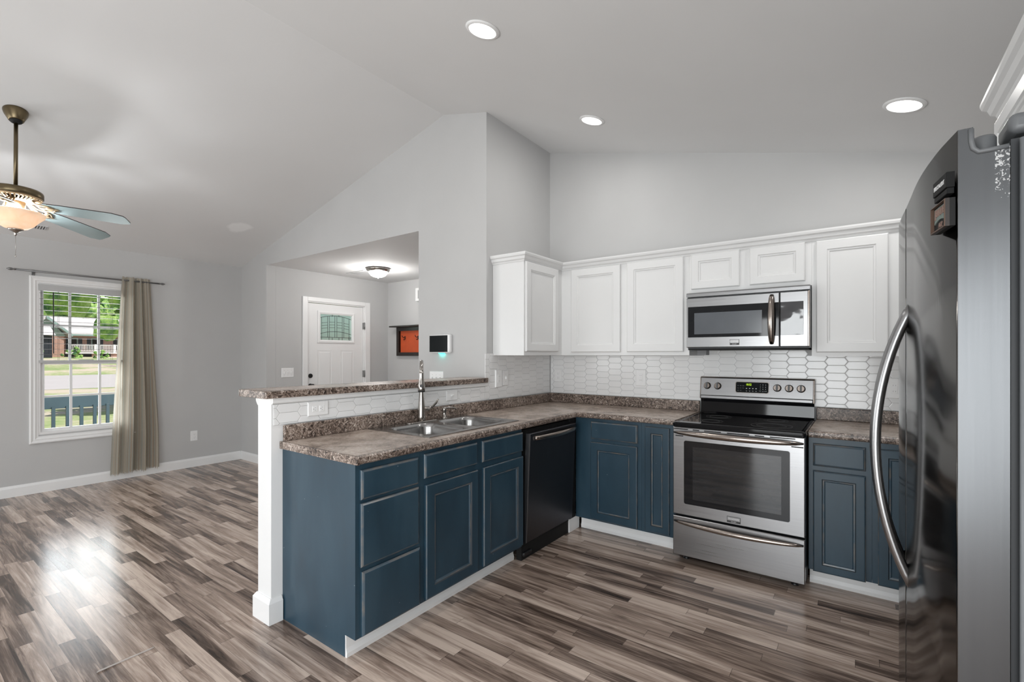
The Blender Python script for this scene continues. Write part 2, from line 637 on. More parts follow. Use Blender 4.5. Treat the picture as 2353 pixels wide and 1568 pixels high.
    def build(self, name, mat=None, parent=None, recalc=True):
        if recalc:
            bmesh.ops.recalc_face_normals(self.bm, faces=self.bm.faces[:])
        off = Vector((0, 0, 0))
        pr = parent
        while pr is not None:
            off += Vector(pr.location)
            pr = pr.parent
        if off.length:
            bmesh.ops.translate(self.bm, verts=self.bm.verts[:], vec=-off)
        me = bpy.data.meshes.new(name)
        self.bm.to_mesh(me)
        self.bm.free()
        if mat is not None and not self.mats:
            me.materials.append(mat)
        for m in self.mats:
            me.materials.append(m)
        o = bpy.data.objects.new(name, me)
        COL.objects.link(o)
        o.parent = parent
        return o


def tag(o, label, cat, group=None, kind=None):
    o['label'] = label
    o['category'] = cat
    if group:
        o['group'] = group
    if kind:
        o['kind'] = kind
    return o


def thing(name, label, cat, loc=(0, 0, 0), group=None, kind=None):
    o = bpy.data.objects.new(name, None)
    o.empty_display_size = .05
    o.location = loc
    COL.objects.link(o)
    return tag(o, label, cat, group, kind)


def struct(mb, name, mat, label, cat, parent=None):
    o = mb.build(name, mat, parent)
    if parent is None:
        tag(o, label, cat, kind='structure')
    return o


def text(name, body, size, loc, rot, mat, parent, align='CENTER', extrude=.0004, sx=1.0, space=1.0):
    c = bpy.data.curves.new(name, 'FONT')
    c.body = body
    c.size = size
    c.align_x = align
    c.align_y = 'CENTER'
    c.extrude = extrude
    c.space_character = space
    c.materials.append(mat)
    o = bpy.data.objects.new(name, c)
    off = Vector((0, 0, 0))
    pr = parent
    while pr is not None:
        off += Vector(pr.location)
        pr = pr.parent
    o.location = Vector(loc) - off
    o.rotation_euler = rot
    o.scale = (sx, 1, 1)
    COL.objects.link(o)
    me = bpy.data.meshes.new_from_object(o)
    me.name = name
    m = bpy.data.objects.new(name, me)
    m.location, m.rotation_euler, m.scale = o.location, o.rotation_euler, o.scale
    bpy.data.objects.remove(o)
    bpy.data.curves.remove(c)
    m.name = name
    m.parent = parent
    COL.objects.link(m)
    return m


ROT_FRONT = (PI / 2, 0, 0)          # faces -y
ROT_RIGHT = (PI / 2, 0, PI / 2)     # faces +x
ROT_LEFT = (PI / 2, 0, -PI / 2)     # faces -x


def face_y(y):      # surface facing -y
    return lambda u, v, d: (u, y - d, v)


def face_x(x):      # surface facing +x
    return lambda u, v, d: (x + d, u, v)


def face_nx(x):     # surface facing -x
    return lambda u, v, d: (x - d, u, v)


# ------------------------------------------------------------------ room shell
WX = -4.13           # street wall
GY = -.96            # gable wall
BY = -6.55           # rear wall
RX = 3.35            # fridge wall
RIDGE_X, RIDGE_Z, SL = -.469, 3.405, .2475


def ceil_z(x):
    return RIDGE_Z - SL * abs(x - RIDGE_X)


b = MB(); b.box(-4.3, 3.5, -6.7, 1.05, -.06, 0)
struct(b, 'floor', M['floor'], 'grey-brown wood-look laminate floor in narrow strips', 'floor')
b = MB()
b.prism([(-4.3, ceil_z(-4.3)), (RIDGE_X, RIDGE_Z), (3.5, ceil_z(3.5)), (3.5, ceil_z(3.5) + .08), (RIDGE_X, RIDGE_Z + .08), (-4.3, ceil_z(-4.3) + .08)], -6.7, .12, 'y')
struct(b, 'ceiling', M['ceiling'], 'pale grey vaulted ceiling with a ridge', 'ceiling')
# gable wall with the wide opening to the entry
OPL, OPR, OPZ = -3.479, -.78, 2.463
b = MB()
b.prism([(WX, 0), (OPL, 0), (OPL, OPZ), (OPR, OPZ), (OPR, 0), (-.002, 0), (-.002, ceil_z(0)), (RIDGE_X, RIDGE_Z), (WX, ceil_z(WX))], GY, GY + .115, 'y')
struct(b, 'wall_gable', M['wall'], 'grey gable wall with the wide opening to the entry', 'wall')
b = MB(); b.box(-.115, 0, GY + .001, .1, 0, ceil_z(0))
struct(b, 'wall_stub', M['wall'], 'grey wall behind the single corner wall cabinet', 'wall')
b = MB(); b.prism([(0, 0), (RX, 0), (RX, ceil_z(RX)), (0, ceil_z(0))], 0, .1, 'y')
struct(b, 'wall_back', M['wall'], 'grey kitchen wall behind the range', 'wall')
SW = (-5.95, -4.55, .70, 2.0)  # opening for the added side window
b = MB()
b.gridslab([BY, SW[0], SW[1], .1], [0, SW[2], SW[3], ceil_z(RX)], lambda u, v: not (SW[0] < u < SW[1] and SW[2] < v < SW[3]), -.1, 0, face_nx(RX))
struct(b, 'wall_right', M['wall'], 'grey wall behind the refrigerator', 'wall')
# street wall with its window opening
WO = (-2.872, -2.13, .569, 2.062)
b = MB()
LW = (-6.4, -4.95)  # opening for the added second street-side window
b.gridslab([BY, LW[0], LW[1], WO[0], WO[1], GY + .12], [0, WO[2], WO[3], ceil_z(WX)], lambda u, v: not ((WO[0] < u < WO[1] or LW[0] < u < LW[1]) and WO[2] < v < WO[3]), 0, .15, face_nx(WX))
struct(b, 'wall_left', M['wall'], 'grey living room wall around the window', 'wall')
# rear wall (behind the camera): patio door and an added window
PD = (.92, 3.24, 0.0, 2.05)
RW = (-3.1, -1.1, .70, 2.10)
b = MB()
b.gridslab([WX - .15, RW[0], RW[1], PD[0], PD[1], RX + .1], [0, .70, 2.05, 2.10, 2.45],
           lambda u, v: not ((PD[0] < u < PD[1] and v < 2.05) or (RW[0] < u < RW[1] and .70 < v < 2.10)), 0, .12, lambda u, v, d: (u, BY - d, v))
b.prism([(WX - .15, 2.45), (RX + .1, 2.45), (RIDGE_X, RIDGE_Z + .02)], BY, BY - .12, 'y')
struct(b, 'wall_rear', M['wall'], 'grey wall behind the camera with patio door', 'wall')
# entry hall
DX = -3.48
FB = .90
b = MB()
DO = (-.43, .485, 0, 2.075)
b.gridslab([GY + .116, DO[0], DO[1], FB], [0, DO[3], 2.6], lambda u, v: not (DO[0] < u < DO[1] and v < DO[3]), 0, .14, face_nx(DX))
struct(b, 'wall_entry_left', M['wall'], 'grey entry wall around the front door', 'wall')
b = MB(); b.box(DX - .14, -.66, FB, FB + .1, 0, 2.6)
struct(b, 'wall_entry_back', M['wall'], 'grey entry wall behind the orange coat rack', 'wall')
b = MB(); b.box(-.66, -.56, GY + .116, FB + .1, 0, 2.6)
struct(b, 'wall_entry_right', M['wall'], 'grey closet wall inside the entry', 'wall')
b = MB(); b.box(DX - .14, -.56, GY + .117, FB + .1, 2.4618, 2.56); b.box(OPL + .0005, OPR - .0005, GY + .0005, GY + .1165, 2.4616, 2.4628)
struct(b, 'ceiling_entry', M['ceiling'], 'flat pale ceiling of the entry', 'ceiling')
# half wall of the peninsula
HWX, HWY, HWZ = -.132, -2.678, 1.137
b = MB(); b.box(HWX, 0, HWY, GY - .001, 0, HWZ, .003)
struct(b, 'wall_half', M['white'], 'white half wall under the raised bar top', 'wall')


def baseboard(name, mp, u0, u1, label, h=.106, th=.014):
    b = MB()
    prof = [(0, 0), (th, 0), (th, h * .78), (th * .45, h), (0, h)]
    A = [b.vert(mp(u0, z, d)) for d, z in prof]
    B = [b.vert(mp(u1, z, d)) for d, z in prof]
    b.face(A[::-1]); b.face(B)
    for i in range(5):
        b.face([A[i], A[(i + 1) % 5], B[(i + 1) % 5], B[i]])
    return struct(b, name, M['white'], label, 'baseboard')


baseboard('baseboard_left', face_x(WX), BY, GY - .015, 'white baseboard under the living room window')
baseboard('baseboard_gable', face_y(GY), WX, OPL, 'short white baseboard beside the entry opening')
baseboard('baseboard_gable_end', face_y(GY), OPR, HWX, 'white baseboard below the smart display wall')
baseboard('baseboard_entry', face_x(DX), DO[1] + .07, FB, 'white baseboard beside the front door')
baseboard('baseboard_entry_back', face_y(FB), DX, -.66, 'white baseboard under the coat rack')
# base of the half wall end
b = MB()
b.prism([(HWX - .018, HWY - .018), (.018, HWY - .018), (.018, -2.624), (HWX - .018, -2.624)], 0, .105, 'z')
b2 = b
V = [(HWX - .018, HWY - .018), (.018, HWY - .018), (.018, -2.624), (HWX - .018, -2.624)]
V2 = [(HWX - .004, HWY - .004), (.004, HWY - .004), (.004, -2.624), (HWX - .004, -2.624)]
b.loops([[(x, y, .105) for x, y in V], [(x, y, .125) for x, y in V2]], True, True, False)
struct(b, 'baseboard_half', M['white'], 'white base block around the foot of the half wall', 'baseboard')
b = MB()
b.box(HWX - .014, HWX, -2.62, GY - .015, 0, .105)
struct(b, 'baseboard_bar', M['white'], 'white baseboard along the living side of the half wall', 'baseboard')
# cove under the bar top
b = MB()
cove = [(-.022, 1.137), (-.022, 1.118), (-.004, 1.095), (0, 1.095), (0, 1.137)]
b.prism([(HWX + u if u < 0 else HWX, z) for u, z in cove], HWY, GY - .003, 'y')
struct(b, 'trim_1', M['white'], 'white cove strip under the living side of the bar', 'trim')
b = MB()
b.prism([(0, 1.137), (.016, 1.137), (.016, 1.113), (.008, 1.107), (0, 1.104)], HWY + .003, GY - .004, 'y')
struct(b, 'trim_2', M['white'], 'white strip between the bar top and the tiles', 'trim')


# ------------------------------------------------------------------ tiles
def clip_poly(poly, u0, u1, v0, v1):
    def cut(ps, f, inter):
        o = []
        for i in range(len(ps)):
            a, c = ps[i - 1], ps[i]
            fa, fc = f(a), f(c)
            if fa >= 0 and fc >= 0:
                o.append(c)
            elif fa >= 0 > fc:
                o.append(inter(a, c, fa, fc))
            elif fa < 0 <= fc:
                o.append(inter(a, c, fa, fc)); o.append(c)
        return o

    def it(a, c, fa, fc):
        k = fa / (fa - fc)
        return (a[0] + (c[0] - a[0]) * k, a[1] + (c[1] - a[1]) * k)
    for f in (lambda q: q[0] - u0, lambda q: u1 - q[0], lambda q: q[1] - v0, lambda q: v1 - q[1]):
        poly = cut(poly, f, it)
        if len(poly) < 3:
            return []
    return poly


def tile_field(name, mp, rects, u_ref, v_ref, label, top=None, step=.1143, rh=.0525, tip=.018, gap=.0016):
    """elongated hexagon tiles with points along u"""
    b = MB().mat(M['grout'])
    for (u0, u1, v0, v1) in (rects if top is None else [(rects[0][0], rects[0][1], rects[0][2], 1.352), (1.39, 2.148, 1.3521, 1.40)]):
        c = [mp(u, v, d) for d in (0.0005, .0035) for u, v in ((u0, v0), (u1, v0), (u1, v1), (u0, v1))]
        vs = [b.vert(q) for q in c]
        for q in ((0, 1, 2, 3), (4, 5, 6, 7), (0, 1, 5, 4), (1, 2, 6, 5), (2, 3, 7, 6), (3, 0, 4, 7)):
            b.face([vs[i] for i in q])
    b.mat(M['tile'])
    for (u0, u1, v0, v1) in rects:
        k0 = int((u0 - u_ref) / step) - 2
        k1 = int((u1 - u_ref) / step) + 2
        for k in range(k0, k1 + 1):
            ua = u_ref + k * step
            vo = v_ref + (rh / 2 if k % 2 else 0)
            m0 = int((v0 - vo) / rh) - 2
            m1 = int((v1 - vo) / rh) + 2
            for m in range(m0, m1 + 1):
                va = vo + m * rh
                g = gap / 2
                hx = [(ua + tip / 2 + g * .6, va + g), (ua + step - tip / 2 - g * .6, va + g), (ua + step + tip / 2 - g * 1.1, va + rh / 2),
                      (ua + step - tip / 2 - g * .6, va + rh - g), (ua + tip / 2 + g * .6, va + rh - g), (ua - tip / 2 + g * 1.1, va + rh / 2)]
                vt = v1 if top is None else top(ua + step / 2)
                pl = clip_poly(hx, u0 + .001, u1 - .001, v0 + .001, vt - .001)
                if len(pl) < 3:
                    continue
                cu = sum(q[0] for q in pl) / len(pl)
                cv = sum(q[1] for q in pl) / len(pl)
                # tiny random tilt so that the glaze catches light unevenly
                tu, tv = random.uniform(-.004, .004), random.uniform(-.006, .006)
                sh = lambda q, s: (cu + (q[0] - cu) * s, cv + (q[1] - cv) * s)
                mw = min(max(q[1] for q in pl) - min(q[1] for q in pl), max(q[0] for q in pl) - min(q[0] for q in pl))
                if mw < .006:
                    continue
                R = []
                for ins, d in ((0, .003), (0, .0066), (.0006, .0071), (.0018, .0074)):
                    s = 1 - 2 * ins / max(.02, mw)
                    R.append([mp(*sh(q, s), d + (q[0] - cu) * tu + (q[1] - cv) * tv) for q in pl])
                b.loops(R, False, True, False)
    o = b.build(name)
    return tag(o, label, 'backsplash')


tile_field('tile_backsplash', face_y(0), [(.012, RX - .005, .998, 1.40)], .040, 1.3118,
           'white elongated hexagon tile backsplash on the range wall', top=lambda u: 1.40 if 1.395 < u < 2.14 else 1.352)
tile_field('tile_backsplash', face_x(0), [(-.984, -.012, .998, 1.368), ], -2.531, 1.085,
           'white elongated hexagon tiles under the single corner wall cabinet')
tile_field('tile_backsplash', face_x(0), [(-2.668, -.985, .998, 1.104)], -2.531, 1.085,
           'narrow band of white hexagon tiles below the raised bar top')

# loose strip on the living room floor
b = MB()
b.prism([(-0.224, -3.307), (-0.233, -3.109), (-0.233 - .004, -3.109 + .012), (-0.224 - .004, -3.307 + .012)], .0002, .007, 'z', .0015)
tag(b.build('floor_strip', M['loose_strip']), 'short pale loose strip lying on the living room floor', 'floor strip')

# ------------------------------------------------------------------ street window, blind, curtain
b = MB()
cz0, cz1, cy0, cy1 = .487, 2.131, -2.930, -2.072
win = thing('window_1', 'white double-hung living room window looking onto the street', 'window', (WX, -2.5, .5), kind='structure')


def ring(mp, u0, u1, v0, v1, w, prof):
    """picture-frame moulding: outer rect, width w, stepped profile [(t, depth)] t from 0 outer to 1 inner"""
    bb = MB()
    rings = []
    for tt, d in prof:
        i = w * tt
        rings.append([mp(u0 + i, v0 + i, d), mp(u1 - i, v0 + i, d), mp(u1 - i, v1 - i, d), mp(u0 + i, v1 - i, d)])
    bb.loops(rings + [rings[0]], False, False, False)
    return bb


casing_prof = [(0, 0), (0, .020), (.15, .024), (.42, .016), (.62, .018), (.80, .010), (1.0, .008), (1.0, 0)]
ring(face_x(WX), cy0, cy1, cz0, cz1, .066, casing_prof).build('casing', M['white'], win)
# jamb liner inside the opening
ring(face_x(WX), WO[0], WO[1], WO[2], WO[3], .022, [(0, -.145), (0, .004), (1, .004), (1, -.145)]).build('jamb', M['white'], win)
# sashes
SX0, SX1 = -2.848, -2.154


def sash(z0, z1, x, name):
    s = ring(face_x(x), SX0, SX1, z0, z1, .034, [(0, -.015), (0, .015), (.8, .015), (1, .006), (1, -.015)]).build(name, M['white'], win)
    m = MB()
    iy0, iy1, iz0, iz1 = SX0 + .03, SX1 - .03, z0 + .03, z1 - .03
    for k in (1, 2):
        y = SX0 + (SX1 - SX0) * k / 3
        m.box(x - .008, x + .012, y - .010, y + .010, iz0, iz1)
    zm = (z0 + z1) / 2
    for k in range(3):
        ya = max(iy0, SX0 + (SX1 - SX0) * k / 3 + .0101)
        yb = min(iy1, SX0 + (SX1 - SX0) * (k + 1) / 3 - .0101)
        m.box(x - .008, x + .012, ya, yb, zm - .010, zm + .010)
    m.build('muntin', M['white'], s)
    g = MB(); g.box(x - .004, x - .001, iy0, iy1, iz0, iz1)
    g.build('pane', M['glass'], s)
    return s


sash(.585, 1.295, WX - .045, 'lower_sash')
sash(1.262, 2.05, WX - .085, 'upper_sash')
b = MB(); b.box(WX - .03, WX - .018, -2.56, -2.44, 1.295, 1.308, .003)
b.build('sash_lock', M['headrail'], win)

bl = thing('window_blind', 'white horizontal blind lowered over the upper half of the window', 'blind', (WX - .02, -2.5, 2.0))
b = MB(); b.box(WX - .055, WX + .012, WO[0] + .004, WO[1] - .004, 1.992, 2.056, .004)
b.build('headrail', M['headrail'], bl)
b = MB()
for k in range(12):
    z = 1.968 - k * .0555
    b.box(WX - .044, WX + .004, WO[0] + .012, WO[1] - .012, z - .0014, z + .0014)
b.build('slats', M['slat'], bl)
b = MB(); b.box(WX - .046, WX + .010, WO[0] + .006, WO[1] - .006, 1.276, 1.302, .004)
b.build('bottom_rail', M['headrail'], bl)
for y in (-2.715, -2.29):
    b = MB()
    for dx in (-.046, .006):
        b.tube([(WX + dx, y, 1.99), (WX + dx, y, 1.30)], .0011, 6)
    b.tube([(WX - .046, y, 1.99), (WX - .02, y, 1.991), (WX + .006, y, 1.99)], .0011, 6)
    b.build('ladder_cord', M['slat'], bl)
b = MB(); b.tube([(WX + .016, -2.758, 1.985), (WX + .018, -2.757, 1.37)], .0045, 8)
b.build('tilt_wand', M['black'], bl)

rod = thing('curtain_rod', 'grey metal curtain rod with leaf finials above the window', 'curtain rod', (WX + .07, -2.45, 2.165))
RZ, RXx = 2.168, WX + .075
b = MB(); b.tube([(RXx, -3.03, RZ), (RXx, -1.89, RZ)], .0085, 12)
b.build('pole', M['rod'], rod)
for y, s in ((-3.03, -1), (-1.89, 1)):
    b = MB(); b.lathe([(.004, 0), (.012, .006), (.006, .014), (.013, .030), (.012, .045), (.002, .062)], (RXx, y, RZ), (0, s, 0), 12)
    b.build('finial', M['rod'], rod)
for y in (-2.90, -2.02):
    b = MB(); b.box(WX, WX + .07, y - .006, y + .006, RZ - .012, RZ - .004); b.box(WX, WX + .005, y - .012, y + .012, RZ - .035, RZ + .02)
    b.build('bracket', M['rod'], rod)

# curtain
b = MB().mat(M['curtain'])
NU, NV = 130, 26
uvl = b.bm.loops.layers.uv.new('UVMap')
G = []
rc = random.Random(3)
phs = [rc.uniform(0, 6.28) for _ in range(4)]
for j in range(NV + 1):
    v = j / NV
    z = 2.205 - v * (2.205 - .085)
    row_ = []
    for i in range(NU + 1):
        u = i / NU
        yl = -2.225 + (-2.318 + 2.225) * (v ** .8)
        yr = -1.965 + (-1.890 + 1.965) * min(1, v * 1.25) ** .8
        ease = u + .018 * math.sin(9 * u + phs[3]) * (1 - v * .3)
        y = yl + (yr - yl) * ease
        amp = .026 + .020 * min(1, v * 2)
        ww = math.sin(2 * PI * 3.6 * u + .8 * math.sin(3.1 * v + phs[0])) * .8 + math.sin(2 * PI * 7.3 * u + phs[1] - v * 1.4) * .32 + math.sin(2 * PI * 2.6 * u + phs[2] + v) * .4
        x = WX + .072 + amp * ww
        zz = z
        if j == NV:
            zz += .012 * math.sin(i * 2.1) + rc.uniform(-.010, .012) - .02 * (1 - u)
        if j == 0:
            zz += .004 * math.sin(2 * PI * 6.2 * u)
        row_.append(b.vert((max(x, WX + .022), y, max(zz, .05))))
    G.append(row_)
for j in range(NV):
    for i in range(NU):
        f = b.face([G[j][i], G[j][i + 1], G[j + 1][i + 1], G[j + 1][i]], True)
        for lp, (a, c) in zip(f.loops, ((i, j), (i + 1, j), (i + 1, j + 1), (i, j + 1))):
            lp[uvl].uv = (a / NU, c / NV)
cur = b.build('curtain', None, None, recalc=False)
tag(cur, 'striped beige and sage curtain panel gathered beside the window', 'curtain')


# ------------------------------------------------------------------ plates on the walls
def plate(name, label, cat, mp, u, v, w, h, kind, group=None, th=.006):
    base = mp(u, v, 0)
    tt = thing(name, label, cat, base, group)
    b = MB()
    b.profile_rect(mp, u - w / 2, u + w / 2, v - h / 2, v + h / 2, [(0, 0.0002), (0, th * .5), (.004, th)])
    b.build('cover_plate', M['plastic'], tt)

    def rect(nm, cu, cv, rw, rh, d0, d1, m, par):
        q = MB(); q.profile_rect(mp, cu - rw / 2, cu + rw / 2, cv - rh / 2, cv + rh / 2, [(0, d0), (0, d1 - .0008), (.0008, d1)])
        return q.build(nm, m, par)

    def recept(cu, cv, rot):
        s = rect('receptacle', cu, cv, .030 if not rot else .028, .028 if not rot else .030, th - .001, th + .002, M['plastic'], tt)
        for q in (-.006, .006):
            if rot:
                rect('slot', cu + .002, cv + q, .008, .0022, th, th + .0024, M['print_dark'], s)
            else:
                rect('slot', cu + q, cv + .002, .0022, .008, th, th + .0024, M['print_dark'], s)
        if rot:
            rect('ground_hole', cu - .008, cv, .004, .005, th, th + .0024, M['print_dark'], s)
        else:
            rect('ground_hole', cu, cv - .008, .005, .004, th, th + .0024, M['print_dark'], s)
    if kind == 'duplex':
        recept(u, v + .020, False); recept(u, v - .020, False)
    elif kind == 'duplex_side':
        recept(u - .021, v, True); recept(u + .021, v, True)
    elif kind == 'decora':
        s = rect('receptacle', u, v, .034, .068, th - .001, th + .002, M['plastic'], tt)
        for q in (-.019, .019):
            for e in (-.006, .006):
                rect('slot', u + e, v + q, .0022, .008, th, th + .0024, M['print_dark'], s)
        rect('test_button', u, v, .014, .006, th, th + .003, M['plastic'], s)
    elif kind.startswith('toggle'):
        n = int(kind[6:])
        for k in range(n):
            cu = u + (k - (n - 1) / 2) * .046
            rect('toggle', cu, v, .010, .022, th - .001, th + .011, M['plastic'], tt)
            for q in (-.030, .030):
                rect('screw', cu, v + q, .004, .004, th - .001, th + .0008, M['print_grey'], tt)
    elif kind.startswith('rocker'):
        n = int(kind[6:])
        for k in range(n):
            cu = u + (k - (n - 1) / 2) * .046
            rect('rocker', cu, v, .032, .066, th - .001, th + .003, M['plastic'], tt)
    elif kind == 'blank_side':
        rect('toggle', u, v, .022, .010, th - .001, th + .011, M['plastic'], tt)
    return tt


plate('wall_outlet', 'white outlet on the living room wall between curtain and corner', 'outlet', face_x(WX), -1.507, .375, .075, .12, 'duplex')
plate('light_switch', 'white three-toggle switch plate beside the front door', 'light switch', face_x(DX), -.69, 1.13, .16, .118, 'toggle3')
plate('light_switch', 'white three-toggle switch plate behind the bar, below the smart display', 'light switch', face_y(GY), -.555, 1.155, .165, .118, 'toggle3')
FT = .0085
plate('bar_outlet', 'white sideways outlet in the tiles at the open end of the bar', 'outlet', face_x(FT), -2.425, 1.063, .122, .076, 'duplex_side')
plate('light_switch', 'small white sideways switch in the tiles behind the faucet', 'light switch', face_x(FT), -1.370, 1.062, .115, .072, 'blank_side')
plate('wall_outlet', 'raised white outlet plate nearest the bar end under the corner cabinet', 'outlet', face_x(FT), -.822, 1.163, .086, .142, 'decora', th=.012)
plate('light_switch', 'single white switch plate under the corner cabinet, beside the raised outlet', 'light switch', face_x(FT), -.724, 1.165, .080, .128, 'toggle1')
plate('wall_outlet', 'white outlet in the tiles next to the kitchen corner', 'outlet', face_y(-FT), .097, 1.163, .075, .125, 'duplex')
plate('wall_outlet', 'white framed outlet in the tiles between the corner and the range', 'outlet', face_y(-FT), .905, 1.163, .088, .138, 'decora')
plate('wall_outlet', 'white outlet in the tiles partly behind the refrigerator handle', 'outlet', face_y(-FT), 2.575, 1.143, .080, .130, 'decora')

# smart display with teal light
sd = thing('smart_display', 'white framed black smart display glowing teal on the gable wall', 'display', (-.487, GY, 1.45))
b = MB(); b.box(-.610, -.366, GY - .040, GY - .0005, 1.372, 1.530, .014, 4)
b.build('housing', M['plastic'], sd)
b = MB(); b.box(-.600, -.388, GY - .0415, GY - .036, 1.381, 1.521, .0007)
b.build('screen', M['screen'], sd)
b = MB(); b.box(-.515, -.455, GY - .020, GY - .006, 1.3695, 1.3725)
b.build('status_light', M['led_teal'], sd)
lamp('teal_led_light', 'AREA', (-.485, GY - .014, 1.368), .035, (.0, .9, .75), (math.radians(10), 0, 0), shape='RECTANGLE', size=.06, size_y=.012)

# coat rack in the entry
cr = thing('coat_rack', 'orange backed dark wood coat rack with shelf and hooks', 'coat rack', (-2.6, FB, 1.55))
b = MB(); b.box(-3.265, -1.75, FB - .155, FB - .001, 1.765, 1.785, .003)
b.build('shelf', M['espresso'], cr)
b = MB(); b.box(-3.16, -1.89, FB - .020, FB - .001, 1.362, 1.748)
b.build('back_panel', M['orange'], cr)
b = MB()
ring(face_y(FB - .001), -3.225, -1.83, 1.342, 1.764, .052, [(0, 0), (0, .045), (1, .045), (1, 0)]).build('frame', M['espresso'], cr)
for hx_ in (-3.06, -2.78, -2.50, -2.22):
    b = MB()
    y0 = FB - .02
    b.box(hx_ - .009, hx_ + .009, y0 - .005, y0, 1.585, 1.635, .002)
    b.tube([(hx_, y0, 1.62), (hx_, y0 - .03, 1.612), (hx_, y0 - .055, 1.625), (hx_, y0 - .06, 1.645)], .005, 8)
    b.tube([(hx_, y0, 1.60), (hx_, y0 - .025, 1.575), (hx_, y0 - .035, 1.59)], .0045, 8)
    b.build('hook', M['dark_hook'], cr)

ch = thing('door_chime', 'white wall box high on the entry wall above the coat rack', 'door chime', (-2.68, FB, 2.25))
b = MB(); b.box(-2.815, -2.56, FB - .045, FB - .001, 2.135, 2.325, .006)
b.build('housing', M['plastic'], ch)
b = MB()
for k in range(5):
    b.box(-2.76 + k * .03, -2.745 + k * .03, FB - .0465, FB - .0452, 2.17, 2.29)
b.build('sound_slots', M['print_grey'], ch)

# ------------------------------------------------------------------ front door
door = thing('door_1', 'white front door with leaded glass panel in the entry', 'door', (DX, 0, 0), kind='structure')
b = MB()
for (y0, y1, z0, z1) in ((-.494, -.425, 0, 2.125), (.478, .563, 0, 2.125), (-.425, .478, 2.068, 2.125)):
    b.box(DX + .0005, DX + .018, y0, y1, z0, z1, .004)
b.build('casing', M['white'], door)
b = MB()
for (y0, y1, z0, z1) in ((DO[0], DO[0] + .02, 0, 2.06), (DO[1] - .02, DO[1], 0, 2.06), (DO[0], DO[1], 2.055, 2.0745)):
    b.box(DX - .139, DX + .001, y0, y1, z0, z1)
b.build('jamb', M['white'], door)
LX = DX - .028     # leaf face
gy0, gy1, gz0, gz1 = -.232, .288, 1.550, 1.925
b = MB()
us = [DO[0] + .024, gy0, gy1, DO[1] - .024]
vs = [.01, gz0, gz1, 2.048]
b.gridslab(us, vs, lambda u, v: not (gy0 < u < gy1 and gz0 < v < gz1), -.044, 0, face_x(LX))
leaf = b.build('leaf', M['white'], door)
for (y0, y1, z0, z1) in ((-.262, -.045, .85, 1.42), (.090, .305, .85, 1.42), (-.262, -.045, .2, .75), (.090, .305, .2, .75)):
    b = MB()
    b.profile_rect(face_x(LX), y0, y1, z0, z1, [(0, -.002), (0, .004), (.010, .001), (.022, .0008), (.034, .005)])
    b.build('raised_panel', M['white'], leaf)
ring(face_x(LX), gy0 - .030, gy1 + .030, gz0 - .030, gz1 + .030, .042, [(0, -.002), (0, .012), (.5, .018), (1, .008), (1, -.03)]).build('glass_frame', M['white'], leaf)
b = MB(); b.box(LX - .026, LX - .020, gy0, gy1, gz0, gz1)
b.build('glass_pane', M['door_glass'], leaf)
# lead lines
b = MB()
cxl = LX - .018


def came(pts, r=.0032):
    b.tube([(cxl, gy0 + (gy1 - gy0) * u, gz0 + (gz1 - gz0) * v) for u, v in pts], r, 6)


arc = lambda u0, u1, v0, rise, k=9: [(u0 + (u1 - u0) * i / k, v0 + rise * (1 - ((u0 + (u1 - u0) * i / k) * 2 - 1) ** 2)) for i in range(k + 1)]
came(arc(0, 1, .82, .11)); came(arc(0, 1, .24, .11)); came([(0, .13), (1, .13)])
for u in (.085, .26, .31, .475, .535, .70, .75, .915):
    top = .82 + .11 * (1 - (2 * u - 1) ** 2)
    came([(u, .13 if u not in (.085, .915) else .02), (u, top)], .0028)
for (ua, ub) in ((.085, .26), (.31, .475), (.535, .70), (.75, .915)):
    for v in (.62, .52, .42):
        um = (ua + ub) / 2
        came([(ua, v + .08 * (1 - (2 * ua - 1) ** 2)), (ub, v + .08 * (1 - (2 * ub - 1) ** 2))], .0024)
for u in (.40, .60):
    came([(u, .0), (u, .13)]); came([(u, .90), (u, 1)])
came([(.30, 0), (.30, .13)]); came([(.70, 0), (.70, .13)])
b.build('lead_came', M['lead'], leaf)
b = MB()
stc = (gy1 - .032, gz0 + .040)
b.lathe([(.022, 0), (.0255, .0006), (.022, .001)], (LX - .0195, *stc), (1, 0, 0), 24, False, False)
for q in (-.0085, .0085):
    for e in (-.0095, 0, .0095):
        b.box(LX - .0195, LX - .0188, stc[0] + q - .006, stc[0] + q + .006, stc[1] + e - .002, stc[1] + e + .002)
    b.box(LX - .0195, LX - .0188, stc[0] + q - .0065, stc[0] + q - .0035, stc[1] - .012, stc[1] + .012)
b.build('round_sticker', M['print_dark'], leaf)
b = MB()
b.lathe([(.022, 0), (.030, .002), (.030, .010), (.024, .016)], (LX, -.365, 1.078), (1, 0, 0), 20)
b.build('deadbolt', M['knob_black'], leaf)
b = MB()
b.lathe([(.030, 0), (.030, .006), (.012, .012), (.012, .035), (.026, .045), (.028, .060), (.016, .070)], (LX, -.365, .945), (1, 0, 0), 20)
b.build('door_knob', M['knob_black'], leaf)
for z in (1.78, 1.08, .22):
    b = MB(); b.box(LX + .001, DX + .010, DO[1] - .028, DO[1] - .012, z - .048, z + .048); b.tube([(DX + .012, DO[1] - .018, z - .05), (DX + .012, DO[1] - .018, z + .05)], .007, 8)
    b.build('hinge', M['hinge'], door)

